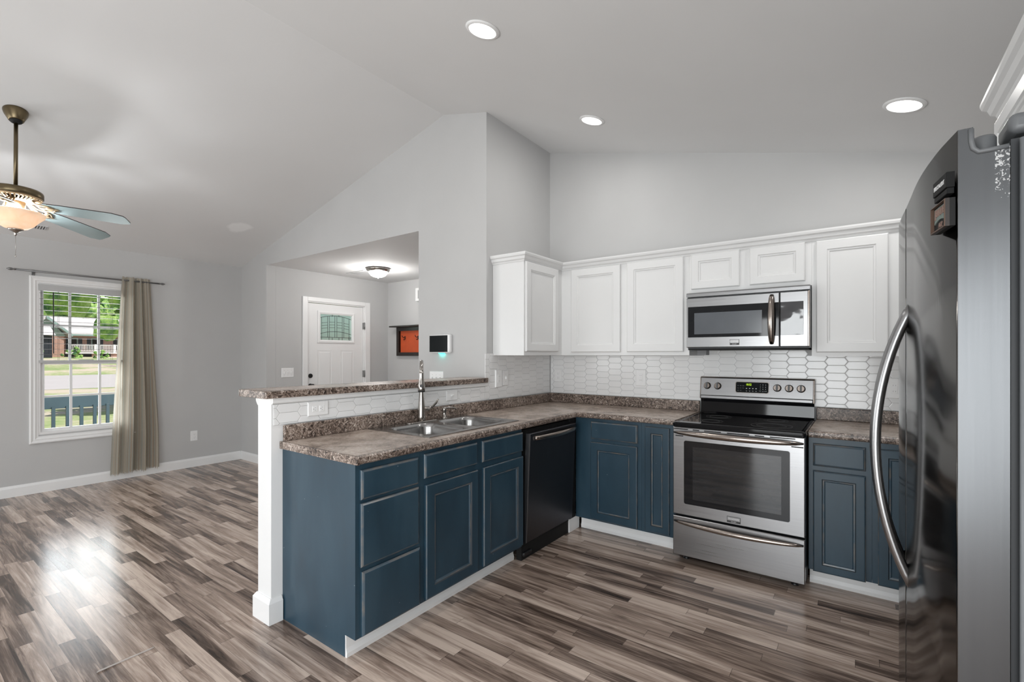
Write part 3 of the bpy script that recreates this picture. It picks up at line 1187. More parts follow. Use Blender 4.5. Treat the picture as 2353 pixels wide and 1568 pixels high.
# ------------------------------------------------------------------ lamps
fl = thing('flush_ceiling_light', 'domed flush ceiling light in the entry', 'ceiling light', (-2.565, 0, 2.462))
b = MB(); b.lathe([(.06, 0), (.142, -.002), (.151, -.014), (.143, -.030), (.126, -.045), (.119, -.046)], (-2.565, 0, 2.4615), (0, 0, 1), 36)
b.build('metal_rim', M['chrome'], fl)
b = MB(); b.lathe([(.121, -.04), (.114, -.065), (.092, -.094), (.055, -.112), (.014, -.119)], (-2.565, 0, 2.4615), (0, 0, 1), 36)
b.build('glass_dome', M['dome_lit'], fl)
b = MB(); b.lathe([(.010, -.116), (.012, -.122), (.006, -.132)], (-2.565, 0, 2.4615), (0, 0, 1), 14)
b.build('finial', M['chrome'], fl)
lamp('entry_lamp', 'POINT', (-2.565, 0, 2.27), 26, (1, .98, .95), shadow_soft_size=.09)

for (lx, ly, lab) in ((.768, -1.933, 'round recessed ceiling light above the sink peninsula'), (.80, -.711, 'round recessed ceiling light above the blue corner cabinets'),
                      (2.585, -.715, 'round recessed ceiling light nearest the refrigerator')):
    lz = ceil_z(lx)
    nrm = Vector((-SL, 0, -1)).normalized()
    rl = thing('recessed_light', lab, 'ceiling light', (lx, ly, lz), 'recessed kitchen ceiling lights')
    b = MB(); b.lathe([(.074, .0005), (.093, .0005), (.093, .004), (.082, .009), (.074, .009)], (lx, ly, lz), nrm, 36, False, False)
    b.build('trim_ring', M['white'], rl)
    b = MB(); b.lathe([(.077, .001), (.074, .006), (.05, .010), (.01, .012)], (lx, ly, lz), nrm, 36)
    b.build('lens', M['can_light'], rl)
    q = nrm.to_track_quat('-Z', 'Y').to_euler()
    lamp('recessed_lamp', 'AREA', Vector((lx, ly, lz)) + nrm * .018, 6, (1, .985, .96), q, shape='DISK', size=.14)

# vents
cv = thing('ceiling_vent', 'small white slatted air vent on the slope beyond the fan light', 'vent', (-3.85, -2.93, ceil_z(-3.85)))


def on_slope(x, y, d):
    return (x + d * SL, y, ceil_z(x) - d)


b = MB()
b.gridslab([-3.905, -3.90, -3.825, -3.82], [-3.06, -3.055, -2.85, -2.845], lambda u, v: not (-3.90 < u < -3.825 and -3.055 < v < -2.85), .0005, .006, on_slope)
b.build('frame', M['vent'], cv)
b = MB()
b.gridslab([-3.90, -3.825], [-3.055, -2.85], lambda u, v: True, .0005, .002, on_slope)
b.build('duct_back', M['vent_dark'], cv)
b = MB()
for k in range(11):
    y = -3.048 + k * .0185
    b.gridslab([-3.90, -3.825], [y, y + .009], lambda u, v: True, .002, .006, on_slope)
b.build('louvers', M['vent'], cv)
ev = thing('ceiling_vent', 'white slatted air vent in the entry ceiling beside the domed light', 'vent', (-3.02, .06, 2.462))
b = MB()
b.gridslab([-3.20, -3.18, -2.84, -2.82], [-.03, -.01, .12, .14], lambda u, v: not (-3.18 < u < -2.84 and -.01 < v < .12), .0005, .008, lambda u, v, d: (u, v, 2.462 - d))
b.build('frame', M['vent'], ev)
b = MB(); b.box(-3.18, -2.84, -.01, .12, 2.4595, 2.4615)
b.build('duct_back', M['vent_dark'], ev)
b = MB()
for k in range(6):
    y = -.006 + k * .021
    b.box(-3.18, -2.84, y, y + .010, 2.455, 2.459)
b.build('louvers', M['vent'], ev)

# ------------------------------------------------------------------ ceiling fan
FX, FY = -2.156, -3.287
FZ = ceil_z(FX)
fan = thing('ceiling_fan', 'antique brass ceiling fan with pale blades and a lit glass bowl', 'ceiling fan', (FX, FY, FZ))
slope_n = Vector((SL, 0, -1)).normalized()
b = MB(); b.lathe([(.062, 0), (.063, .008), (.059, .026), (.048, .050), (.038, .072), (.034, .076)], (FX, FY, FZ), slope_n, 32)
b.build('canopy', M['bronze'], fan)
b = MB(); b.lathe([(.033, .068), (.030, .082), (.015, .090)], (FX, FY, FZ), slope_n, 24)
b.build('hanger_ball', M['matte_black'], fan)
b = MB(); b.tube([(FX + .014, FY, FZ - .07), (FX, FY, 2.45)], .0108, 16)
b.build('downrod', M['bronze'], fan)
b = MB(); b.lathe([(.024, 2.463), (.021, 2.478), (.0125, 2.483)], (FX, FY, 0), (0, 0, 1), 20)
b.build('rod_collar', M['matte_black'], fan)
b = MB(); b.lathe([(.04, 2.466), (.124, 2.463), (.134, 2.456), (.1375, 2.446), (.1375, 2.416), (.131, 2.411), (.04, 2.411)], (FX, FY, 0), (0, 0, 1), 48)
b.build('motor_housing', M['bronze'], fan)
b = MB()
b.lathe([(.133, 2.4115), (.131, 2.405), (.124, 2.401)], (FX, FY, 0), (0, 0, 1), 48, False, False)
b.lathe([(.084, 2.388), (.076, 2.382), (.04, 2.381)], (FX, FY, 0), (0, 0, 1), 48, False, False)
for k in range(36):
    a = 2 * PI * k / 36
    ca, sa = math.cos(a), math.sin(a)
    b.tube([(FX + .128 * ca, FY + .128 * sa, 2.404), (FX + .104 * ca, FY + .104 * sa, 2.398), (FX + .080 * ca, FY + .080 * sa, 2.387)], .0042, 6)
b.build('pierced_ring', M['ornate'], fan)
b = MB(); b.lathe([(.044, 2.384), (.049, 2.378), (.049, 2.332), (.043, 2.326), (.022, 2.322), (.015, 2.30)], (FX, FY, 0), (0, 0, 1), 32)
b.build('switch_housing', M['ornate'], fan)
b = MB()
b.lathe([(.147, 2.311), (.150, 2.305), (.143, 2.290), (.124, 2.270), (.104, 2.247), (.084, 2.222), (.058, 2.203), (.028, 2.196)], (FX, FY, 0), (0, 0, 1), 56, False, True)
b.lathe([(.024, 2.200), (.055, 2.207), (.081, 2.226), (.101, 2.251), (.121, 2.274), (.139, 2.293), (.143, 2.310)], (FX, FY, 0), (0, 0, 1), 56, True, False)
b.build('glass_bowl', M['alabaster'], fan, recalc=False)
b = MB(); b.lathe([(.040, 2.198), (.037, 2.189), (.016, 2.178), (.006, 2.170), (.0085, 2.161), (.003, 2.152)], (FX, FY, 0), (0, 0, 1), 20)
b.build('bowl_finial', M['chrome'], fan)
b = MB()
b.tube([(FX, FY, 2.154), (FX + .001, FY, 2.03)], .0010, 6)
for k in range(16):
    b.lathe([(.0004, -.0014), (.0019, 0), (.0004, .0014)], (FX, FY, 2.147 - k * .0075), (0, 0, 1), 6)
b.lathe([(.001, 0), (.0035, -.006), (.0035, -.014), (.002, -.018)], (FX + .001, FY, 2.028), (0, 0, 1), 8)
b.build('pull_chain', M['chrome'], fan)
for k in range(3):
    a = math.radians(-20 + 120 * k)
    bx, by = FX + .070 * math.cos(a), FY + .070 * math.sin(a)
    b = MB(); b.lathe([(.003, -.018), (.011, -.010), (.013, .002), (.008, .014), (.005, .022)], (bx, by, 2.276), (0, 0, 1), 12)
    b.build('light_bulb', M['bulb'], fan)
    lamp('fan_lamp', 'POINT', (bx, by, 2.303), 11, (.96, .98, 1.0), shadow_soft_size=.012)
for k in range(5):
    a = math.radians(49.5 + 72 * k)
    er = Vector((math.cos(a), math.sin(a), 0))
    et = Vector((-math.sin(a), math.cos(a), 0))
    pit = math.radians(-16)

    def bp(r, s, d):
        zc = 2.352 - .052 * (r - .16) / .46
        return Vector((FX, FY, zc)) + er * r + et * (s * math.cos(pit) - d * math.sin(pit)) + Vector((0, 0, s * math.sin(pit) + d * math.cos(pit)))
    outl = [(.175, -.050), (.27, -.060), (.58, -.069), (.640, -.050), (.648, -.032), (.648, .032), (.640, .050), (.58, .069), (.27, .060), (.175, .050)]
    b = MB().mat(M['blade'])
    lo = [b.vert(bp(r, s, -.003)) for r, s in outl]
    hi = [b.vert(bp(r, s, .003)) for r, s in outl]
    b.face(lo[::-1]); b.face(hi)
    b.mat(M['blade_edge'])
    n_ = len(outl)
    for i in range(n_):
        b.face([lo[i], lo[(i + 1) % n_], hi[(i + 1) % n_], hi[i]])
    bld = b.build('blade', None, fan)
    b = MB()
    for sd in (-1, 1):
        b.tube([bp(.085, sd * .010, .034), bp(.12, sd * .018, .006), bp(.15, sd * .038, -.008), bp(.195, sd * .034, -.008), bp(.222, sd * .010, -.007)], .0052, 8)
    b.tube([bp(.085, 0, .032), bp(.14, 0, -.008), bp(.195, 0, -.008), bp(.245, 0, -.006)], [.007, .006, .008, .005], 8)
    b.lathe([(.004, -.004), (.018, -.004), (.020, .002), (.004, .004)], bp(.190, 0, -.007), bp(.190, 0, 1) - bp(.190, 0, 0), 14)
    b.build('blade_arm', M['ornate'], bld)


# ------------------------------------------------------------------ kitchen cabinets
def door_prof(th=.019, stile=.056):
    return [(0, .0005), (0, th - .006), (.004, th - .001), (.007, th), (stile, th), (stile + .004, th - .005), (stile + .012, th - .006), (stile + .016, th - .011)]


BLUE_MATS = {1: M['blue_edge'], 4: M['groove'], 5: M['blue_edge']}


def cab_door(parent, mp, u0, u1, v0, v1, mat, mats=None, stile=.056, name='door'):
    b = MB().mat(mat)
    b.profile_rect(mp, u0, u1, v0, v1, door_prof(stile=stile), mats)
    return b.build(name, None, parent)


def drawer_front(parent, mp, u0, u1, v0, v1, mat, mats=None):
    b = MB().mat(mat)
    b.profile_rect(mp, u0, u1, v0, v1, [(0, .0005), (0, .010), (.003, .014), (.009, .018), (.012, .019)], mats)
    return b.build('drawer', None, parent)


DM = {1: M['blue_edge'], 2: M['blue_edge']}
CT = .876
# peninsula: drawer stack next to the open end
t1 = thing('base_cabinet', 'dark blue three-drawer base cabinet at the open end of the peninsula', 'cabinet', (.3, -2.43, 0), 'blue base cabinets')
b = MB(); b.box(.002, .61, -2.612, -2.2365, .10, CT - .001)
b.build('cabinet_body', M['blue'], t1)
b = MB(); b.prism([(.002, .0), (.535, .0), (.535, .10), (.6105, .10), (.6105, CT - .001), (.002, CT - .001)], -2.618, -2.6125, 'y')
b.build('end_panel', M['blue'], t1)
fx = face_x(.61)
drawer_front(t1, fx, -2.596, -2.257, .713, .846, M['blue'], DM)
drawer_front(t1, fx, -2.596, -2.254, .414, .698, M['blue'], DM)
drawer_front(t1, fx, -2.590, -2.248, .106, .394, M['blue'], DM)
t2 = thing('base_cabinet', 'dark blue sink base cabinet with two doors next to the dishwasher', 'cabinet', (.3, -1.78, 0), 'blue base cabinets')
b = MB(); b.box(.59, .61, -2.2355, -1.345, .10, CT - .001); b.box(.002, .5895, -2.2355, -2.219, .10, CT - .001); b.box(.002, .5895, -1.3512, -1.345, .10, CT - .001); b.box(.002, .5895, -2.2185, -1.352, .10, .118)
b.build('cabinet_body', M['blue'], t2)
for (a0, a1) in ((-2.217, -1.806), (-1.760, -1.341)):
    b = MB().mat(M['blue'])
    b.profile_rect(fx, a0, a1 if a1 < -1.5 else -1.349, .728, .853, [(0, .0005), (0, .010), (.003, .014), (.009, .018), (.012, .019)], DM)
    b.build('false_drawer_front', None, t2)
cab_door(t2, fx, -2.208, -1.802, .112, .694, M['blue'], BLUE_MATS)
cab_door(t2, fx, -1.750, -1.348, .116, .696, M['blue'], BLUE_MATS)
# back run, corner to range
fy = face_y(-.61)
t3 = thing('base_cabinet', 'blue corner base cabinet with one drawer over one door', 'cabinet', (.9, -.3, 0), 'blue base cabinets')
b = MB(); b.box(.612, 1.141, -.61, -.002, .10, CT - .001)
b.build('cabinet_body', M['blue'], t3)
drawer_front(t3, fy, .746, 1.115, .720, .851, M['blue'], DM)
cab_door(t3, fy, .745, 1.113, .111, .696, M['blue'], BLUE_MATS)
t4 = thing('base_cabinet', 'narrow blue base cabinet with a tall slim door beside the range', 'cabinet', (1.27, -.3, 0), 'blue base cabinets')
b = MB(); b.box(1.142, 1.388, -.61, -.002, .10, CT - .001)
b.build('cabinet_body', M['blue'], t4)
cab_door(t4, fy, 1.169, 1.342, .113, .850, M['blue'], BLUE_MATS, stile=.044)
t5 = thing('base_cabinet', 'blue base cabinet with drawer and door between range and refrigerator', 'cabinet', (2.3, -.3, 0), 'blue base cabinets')
b = MB(); b.box(2.155, 2.452, -.61, -.002, .10, CT - .001)
b.build('cabinet_body', M['blue'], t5)
drawer_front(t5, fy, 2.177, 2.425, .711, .841, M['blue'], DM)
cab_door(t5, fy, 2.177, 2.425, .098, .683, M['blue'], BLUE_MATS, stile=.044)
t6 = thing('base_cabinet', 'blue base cabinet partly hidden behind the refrigerator handle', 'cabinet', (2.9, -.3, 0), 'blue base cabinets')
b = MB(); b.box(2.453, RX - .002, -.61, -.002, .10, CT - .001)
b.build('cabinet_body', M['blue'], t6)
cab_door(t6, fy, 2.478, 2.80, .098, .842, M['blue'], BLUE_MATS, stile=.044)


# toe kicks
def kick(name, mp, u0, u1, label):
    b = MB()
    prof = [(0, 0), (.012, 0), (.014, .020), (.009, .034), (.007, .040), (.006, .099), (0, .099)]
    A = [b.vert(mp(u0, z, d)) for d, z in prof]
    B = [b.vert(mp(u1, z, d)) for d, z in prof]
    b.face(A[::-1]); b.face(B)
    for i in range(len(prof)):
        j = (i + 1) % len(prof)
        b.face([A[i], A[j], B[j], B[i]])
    return struct(b, name, M['white'], label, 'toe kick')


kick('trim_3', face_x(.536), -2.617, -1.345, 'white toe kick board under the peninsula cabinets')
kick('trim_4', face_y(-.536), .625, 1.388, 'white toe kick board between the corner and the range')
kick('trim_5', face_y(-.536), 2.156, RX - .005, 'white toe kick board between range and refrigerator')
b = MB(); b.box(.55, .61, -.706, -.552, 0, .099)
struct(b, 'trim_6', M['white'], 'short white toe kick piece beside the dishwasher', 'toe kick')
b = MB(); b.box(.56, .608, -.700, -.613, .10, CT - .001)
struct(b, 'gap_strip', M['matte_black'], 'black strip standing for the shaded gap between dishwasher and corner cabinet', 'filler')  # black box stands in for the shade of an open gap

# dishwasher, its door standing slightly open
dw = thing('dishwasher', 'black stainless dishwasher with bar handle, door slightly ajar', 'dishwasher', (.3, -1.02, 0))
b = MB(); b.box(.05, .60, -1.338, -.706, .09, .858)
b.build('tub', M['matte_black'], dw)


def dwm(u, v, d):
    lean = .030 * (v - .12) / .72
    return (.604 + lean + d, u, v)


b = MB()
b.profile_rect(dwm, -1.330, -.716, .122, .842, [(0, 0), (0, .030), (.004, .034)])
dwd = b.build('door', M['dw'], dw)
b = MB()
hp = []
for i in range(15):
    s = i / 14
    hp.append(dwm(-1.278 + s * .545, .806, .036 + .034 * math.sin(PI * s) ** .7))
b.tube(hp, [.011 + .004 * math.sin(PI * i / 14) for i in range(15)], 12, flat=1.25, flat_axis=(0, 0, 1))
b.build('handle', M['steel_bronze'], dwd)
b = MB(); b.box(.56, .600, -1.334, -.712, .0, .089)
b.build('kick_plate', M['matte_black'], dw)
b = MB(); b.box(.600, .622, -1.332, -1.24, .030, .055, .006)
b.build('kick_clip', M['black'], dw)

# worktops
ct = thing('countertop', 'brown speckled L-shaped worktop holding the sink', 'countertop', (.3, -1.5, CT), 'brown speckled worktops')
SK = (.052, .538, -2.098, -1.318)     # cut-out
xs = [.002, SK[0], SK[1], .62, 1.386]
ys = [-2.622, SK[2], SK[3], -.62, -.002]
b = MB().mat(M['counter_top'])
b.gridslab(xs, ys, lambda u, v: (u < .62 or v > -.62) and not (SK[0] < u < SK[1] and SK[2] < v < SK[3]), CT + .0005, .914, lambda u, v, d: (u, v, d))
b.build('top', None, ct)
b = MB().mat(M['counter'])
EP = [(0, 0), (.018, .0), (.026, .006), (.028, .016), (.026, .031), (.018, .038), (0, .038)]


def edge(b, path, out):
    """edge strip along a polyline of (x,y); out = mitred outward vectors per point"""
    R = []
    for (x, y), (ox, oy) in zip(path, out):
        R.append([(x + ox * e, y + oy * e, CT + .0004 + z) for e, z in EP])
    b.loops(R, True, True, False)


edge(b, [(.6201, -2.6221), (.6201, -.6201), (1.386, -.6201)], [(1, 0), (1, -1), (0, -1)])
b.box(.002, .648, -2.6345, -2.6221, CT + .0004, .9142, .002)
b.build('front_edge', None, ct)
b = MB().mat(M['counter'])
b.box(.0095, .030, -2.622, -.0306, .9142, .996, .004)
b.box(.0095, 1.386, -.0305, -.0095, .9142, .996, .004)
b.build('backsplash_lip', None, ct)
ct2 = thing('countertop', 'short brown speckled worktop between range and refrigerator', 'countertop', (2.7, -.3, CT), 'brown speckled worktops')
b = MB(); b.box(2.157, RX - .003, -.62, -.002, CT + .0005, .914)
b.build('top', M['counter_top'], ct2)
b = MB().mat(M['counter'])
edge(b, [(2.157, -.6201), (RX - .003, -.6201)], [(0, -1), (0, -1)])
b.build('front_edge', None, ct2)
b = MB(); b.box(2.157, RX - .003, -.0305, -.0095, .9142, .996, .004)
b.build('backsplash_lip', M['counter'], ct2)

# raised bar top
bar = thing('bar_counter', 'long raised brown speckled bar top on the white half wall', 'bar top', (-.1, -1.85, HWZ))
b = MB(); b.box(-.232, .022, -2.706, -.964, HWZ + .0006, 1.175)
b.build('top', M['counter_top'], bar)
b = MB().mat(M['counter'])
bz0, bz1 = HWZ + .0006, 1.1752
b.box(.0221, .040, -2.722, -.985, bz0, bz1, .006, 3)
b.box(-.250, -.2321, -2.722, -.964, bz0, bz1, .006, 3)
b.box(-.2321, .0221, -2.722, -2.7061, bz0, bz1, .002)
b.build('edge_band', None, bar)

# ------------------------------------------------------------------ sink, faucet, soap dispenser
snk = thing('kitchen_sink', 'double bowl stainless sink set in the peninsula worktop', 'sink', (.3, -1.71, .914))
dk = (.034, .556, -2.118, -1.298)
bowls = [(.132, .516, -2.076, -1.732), (.132, .516, -1.684, -1.342)]
b = MB()
b.gridslab([dk[0], .132, .516, dk[1]], [dk[2], -2.076, -1.732, -1.684, -1.342, dk[3]],
           lambda u, v: not any(q[0] < u < q[1] and q[2] < v < q[3] for q in bowls), .9148, .9195, lambda u, v, d: (u, v, d))
b.build('deck', M['sink'], snk)


def rrect(x0, x1, y0, y1, r, z, n=8):
    pts = []
    for cx, cy, a0 in ((x1 - r, y1 - r, 0), (x0 + r, y1 - r, 90), (x0 + r, y0 + r, 180), (x1 - r, y0 + r, 270)):
        for i in range(n + 1):
            a = math.radians(a0 + 90 * i / n)
            pts.append((cx + r * math.cos(a), cy + r * math.sin(a), z))
    return pts


for (x0, x1, y0, y1) in bowls:
    b = MB()
    sh = lambda i, r, z: rrect(x0 + i, x1 - i, y0 + i, y1 - i, r, z)
    b.loops([sh(0, .0004, .9193), sh(.002, .085, .9193), sh(.007, .083, .913), sh(.012, .080, .895), sh(.018, .076, .80), sh(.026, .07, .762), sh(.05, .05, .745), sh(.10, .03, .741)], False, True)
    bw = b.build('bowl', M['sink'], snk)
    b = MB(); b.lathe([(.046, .0), (.043, .003), (.030, .002), (.026, -.004)], ((x0 + x1) / 2, (y0 + y1) / 2, .742), (0, 0, 1), 24)
    b.build('drain', M['chrome'], bw)

fc = thing('kitchen_faucet', 'tall brushed nickel pull-down faucet behind the sink', 'faucet', (.085, -1.735, .92))
fx0, fy0 = .085, -1.735
b = MB()
R = []
for i, d in ((0, .9197), (0, .9225), (.004, .926)):
    R.append(rrect(fx0 - .030 + i, fx0 + .030 - i, fy0 - .128 + i, fy0 + .128 - i, .028 - i, d))
b.loops(R)
b.build('deck_plate', M['chrome'], fc)
b = MB()
b.lathe([(.026, .9255), (.0255, .95), (.0235, 1.0), (.0185, 1.06), (.0150, 1.10), (.0135, 1.115), (.0135, 1.14)], (fx0, fy0, 0), (0, 0, 1), 24)
b.build('column', M['chrome'], fc)
dirc = Vector((.731, -.683, 0))
b = MB()
pts = [(0, 1.135), (0, 1.22)]
for i in range(13):
    a = PI * i / 12
    pts.append((.074 - .074 * math.cos(a), 1.238 + .074 * math.sin(a)))
b.tube([Vector((fx0, fy0, z)) + dirc * r for r, z in pts], .0125, 14)
b.build('gooseneck', M['chrome'], fc)
hx, hy = fx0 + .148 * dirc.x, fy0 + .148 * dirc.y
b = MB()
tilt = Vector((dirc.x * .05, dirc.y * .05, -1))
b.lathe([(.0135, 0), (.0145, .012), (.0145, .030), (.0165, .060), (.021, .085), (.0222, .105), (.0215, .122), (.017, .124)], (hx, hy, 1.252), tilt, 24)
hd = b.build('spray_head', M['chrome'], fc)
b = MB(); b.lathe([(.0224, .1165), (.0224, .1245), (.016, .128), (.004, .128)], (hx, hy, 1.252), tilt, 20)
b.build('nozzle', M['black'], hd)
bc = Vector((hx, hy, 1.252 - .088)) + dirc * .0252
b = MB(); b.lathe([(.0095, -.006), (.0095, .0015), (.007, .003)], bc, dirc, 16)
bo = b.build('spray_button', M['black'], hd)
b = MB()
b.lathe([(.015, 0), (.0165, .02), (.0165, .048), (.013, .052)], (fx0, fy0 + .012, .998), (.05, 1, .05), 18)
lv = b.build('lever_hub', M['chrome'], fc)
b = MB()
b.tube([(fx0 + .004, fy0 + .060, 1.002), (fx0 + .012, fy0 + .088, 1.012), (fx0 + .020, fy0 + .112, 1.034), (fx0 + .026, fy0 + .128, 1.060)], [.010, .008, .0085, .005], 12, flat=.65, flat_axis=(1, 0, 0))
b.build('lever', M['chrome'], lv)

sp = thing('soap_dispenser', 'small brushed nickel soap dispenser between faucet and corner', 'soap dispenser', (.082, -1.520, .92))
b = MB(); b.lathe([(.022, .9196), (.021, .924), (.013, .928), (.0125, .965), (.0145, .970), (.0145, .992), (.010, .996)], (.082, -1.520, 0), (0, 0, 1), 20)
b.build('body', M['chrome'], sp)
b = MB(); b.tube([(.082, -1.520, .986), (.090, -1.495, .991), (.104, -1.462, .990), (.112, -1.442, .982), (.114, -1.437, .972)], [.007, .0065, .006, .0055, .005], 10)
b.build('spout', M['chrome'], sp)


# ------------------------------------------------------------------ white wall cabinets
UB, UT = 1.353, 2.100
WD = lambda parent, mp, u0, u1, v0, v1, stile=.058: cab_door(parent, mp, u0, u1, v0, v1, M['cab_white'], None, stile)
c1 = thing('wall_cabinet', 'white single-door wall cabinet at the end above the bar', 'cabinet', (.15, -.45, UB), 'white wall cabinets')
b = MB(); b.box(.001, .305, -.878, -.001, UB, UT)
b.build('cabinet_body', M['cab_white'], c1)
WD(c1, face_x(.305), -.866, -.382, 1.384, 2.082)
c2 = thing('wall_cabinet', 'white two-door wall cabinet between the corner and the microwave', 'cabinet', (.84, -.15, UB), 'white wall cabinets')
b = MB(); b.box(.3055, 1.386, -.305, -.001, UB, UT)
b.build('cabinet_body', M['cab_white'], c2)
WD(c2, face_y(-.305), .406, .852, 1.379, 2.080)
WD(c2, face_y(-.305), .907, 1.347, 1.380, 2.083)
b = MB(); b.box(1.3865, 1.452, -.10, -.0095, UB + .002, 1.398)
b.build('filler_block', M['grey_filler'], c2)
c3 = thing('wall_cabinet', 'short white two-door wall cabinet above the microwave', 'cabinet', (1.77, -.15, 1.80), 'white wall cabinets')
b = MB(); b.box(1.3865, 2.149, -.305, -.001, 1.802, UT)
b.build('cabinet_body', M['cab_white'], c3)
WD(c3, face_y(-.305), 1.402, 1.727, 1.833, 2.084, .050)
WD(c3, face_y(-.305), 1.790, 2.114, 1.833, 2.081, .050)
c4 = thing('wall_cabinet', 'white wall cabinet beside the refrigerator, right of the microwave', 'cabinet', (2.38, -.15, UB), 'white wall cabinets')
c4['label'] = 'tall white wall cabinet between microwave and refrigerator'
b = MB(); b.box(2.1495, 2.985, -.305, -.001, UB - .004, UT)
b.build('cabinet_body', M['cab_white'], c4)
WD(c4, face_y(-.305), 2.173, 2.535, 1.372, 2.078)
WD(c4, face_y(-.305), 2.620, 2.965, 1.372, 2.078)
# cabinet over the fridge
c5 = thing('wall_cabinet', 'white wall cabinet above the refrigerator', 'cabinet', (3.0, -2.3, 1.85), 'white wall cabinets')
b = MB(); b.box(2.745, RX - .001, -2.745, -1.862, 1.85, 2.075)
b.build('cabinet_body', M['cab_white'], c5)
WD(c5, face_nx(2.745), -2.730, -2.310, 1.865, 2.055, .045)
WD(c5, face_nx(2.745), -2.297, -1.880, 1.865, 2.055, .045)

CROWN = [(0, 0), (.006, 0), (.010, .010), (.020, .018), (.026, .036), (.036, .044), (.040, .056), (.040, .066), (0, .066)]


def crown(name, path, out, z, label):
    b = MB()
    R = []
    for (x, y), (ox, oy) in zip(path, out):
        R.append([(x + ox * e, y + oy * e, z + h) for e, h in CROWN])
    b.loops(R, True, True, False)
    return struct(b, name, M['cab_white'], label, 'crown molding')


crown('trim_8', [(.0015, -.8785), (.3055, -.8785), (.3055, -.3055), (2.985, -.3055)], [(0, -1), (1, -1), (1, -1), (0, -1)], 2.082, 'white crown molding along the top of the kitchen wall cabinets')
crown('trim_9', [(2.7445, -2.7455), (2.7445, -1.8615), (RX - .002, -1.8615)], [(-1, -1), (-1, 1), (0, 1)], 2.0755, 'white crown molding above the refrigerator cabinet')

# ------------------------------------------------------------------ microwave
mw = thing('microwave', 'stainless over-the-range microwave with curved handle', 'microwave', (1.77, -.2, 1.40))
X0, X1, MZ0, MZ1 = 1.392, 2.146, 1.402, 1.798
b = MB(); b.box(X0, X1, -.365, -.010, MZ0, MZ1)
b.build('body', M['grey_plastic'], mw)
b = MB(); b.prism([(-.366, 1.768), (-.404, 1.768), (-.404, 1.788), (-.394, 1.797), (-.366, 1.797)], X0, X1, 'x')
b.build('vent_grille', M['steel'], mw)
fm = face_y(-.366)
b = MB(); b.profile_rect(fm, X0, 1.978, 1.409, 1.761, [(0, 0), (0, .030), (.004, .036)])
md = b.build('door', M['steel'], mw)
b = MB(); b.profile_rect(fm, 1.404, 1.976, 1.480, 1.697, [(0, .034), (0, .0366), (.001, .0372)])
b.build('dark_glass', M['dark_glass'], md)
b = MB(); b.profile_rect(fm, 1.448, 1.878, 1.502, 1.652, [(0, .036), (0, .0376), (.0004, .0378)])
b.build('viewing_screen', M['mw_mesh'], md)
b = MB()
hp, hr = [], []
for i in range(15):
    s = i / 14
    hp.append((1.935, -.404 - .032 * math.sin(PI * s) ** .75, 1.428 + s * .318)); hr.append(.009 + .007 * math.sin(PI * s) ** .5)
b.tube(hp, hr, 12, flat=1.3, flat_axis=(1, 0, 0))
b.build('handle', M['steel_bronze'], md)
b = MB(); b.profile_rect(fm, 1.981, X1 - .001, 1.409, 1.761, [(0, 0), (0, .030), (.004, .036)])
mp_ = b.build('control_panel', M['steel'], mw)
t = NT('glossy_control_film')
p = t.geo()
h = t.noise(p, 13, 1, .4, .3)
M['film'] = t.done(t.pbsdf((.05, .05, .055), .05, 0, 1.0, t.bump(h, .35, .006)))
b = MB(); b.profile_rect(fm, 1.985, 2.112, 1.484, 1.696, [(0, .034), (0, .0366), (.001, .0372)])
b.build('control_film', M['film'], mp_)
b = MB(); b.box(X1 - .012, X1 + .0005, -.408, -.366, 1.409, 1.761, .004)
b.build('edge_trim', M['steel_bronze'], mp_)
b = MB(); b.box(X0 + .01, X1 - .01, -.39, -.02, MZ0 - .012, MZ0 - .0005)
b.build('base_plate', M['matte_black'], mw)


def badge(parent, x0, x1, z0, z1, y):
    f_ = face_y(y)
    b = MB(); b.profile_rect(f_, x0, x1, z0, z1, [(0, -.001), (0, .0015), (.0008, .002)])
    p_ = b.build('badge', M['print_dark'], parent)
    hgt = z1 - z0
    b = MB(); b.profile_rect(f_, x0 + .002, x1 - .002, z0 + hgt * .34, z1 - .002, [(0, .0015), (0, .0026), (.0006, .003)])
    b.build('badge_face', M['steel'], p_)
    text('badge_lettering', 'FRIGIDAIRE', hgt * .33, ((x0 + x1) / 2, y - .0033, z0 + hgt * .64), ROT_FRONT, M['print_white'], p_)
    text('badge_lettering', 'GALLERY', hgt * .2, ((x0 + x1) / 2, y - .0023, z0 + hgt * .16), ROT_FRONT, M['print_white'], p_)


badge(md, 1.682, 1.741, 1.424, 1.461, -.4025)

# ------------------------------------------------------------------ range
RY = -.74
rg = thing('kitchen_range', 'stainless freestanding range with black glass cooktop', 'range', (1.777, -.4, 0))
A0, A1 = 1.403, 2.149
b = MB(); b.box(A0 + .004, A1 - .002, RY + .055, -.035, .045, .885)
b.build('body', M['matte_black'], rg)
for x in (A0 + .06, A1 - .06):
    for y in (RY + .10, -.10):
        b = MB(); b.lathe([(.020, 0), (.022, .006), (.012, .012), (.010, .046)], (x, y, 0), (0, 0, 1), 14)
        b.build('leveling_foot', M['black'], rg)
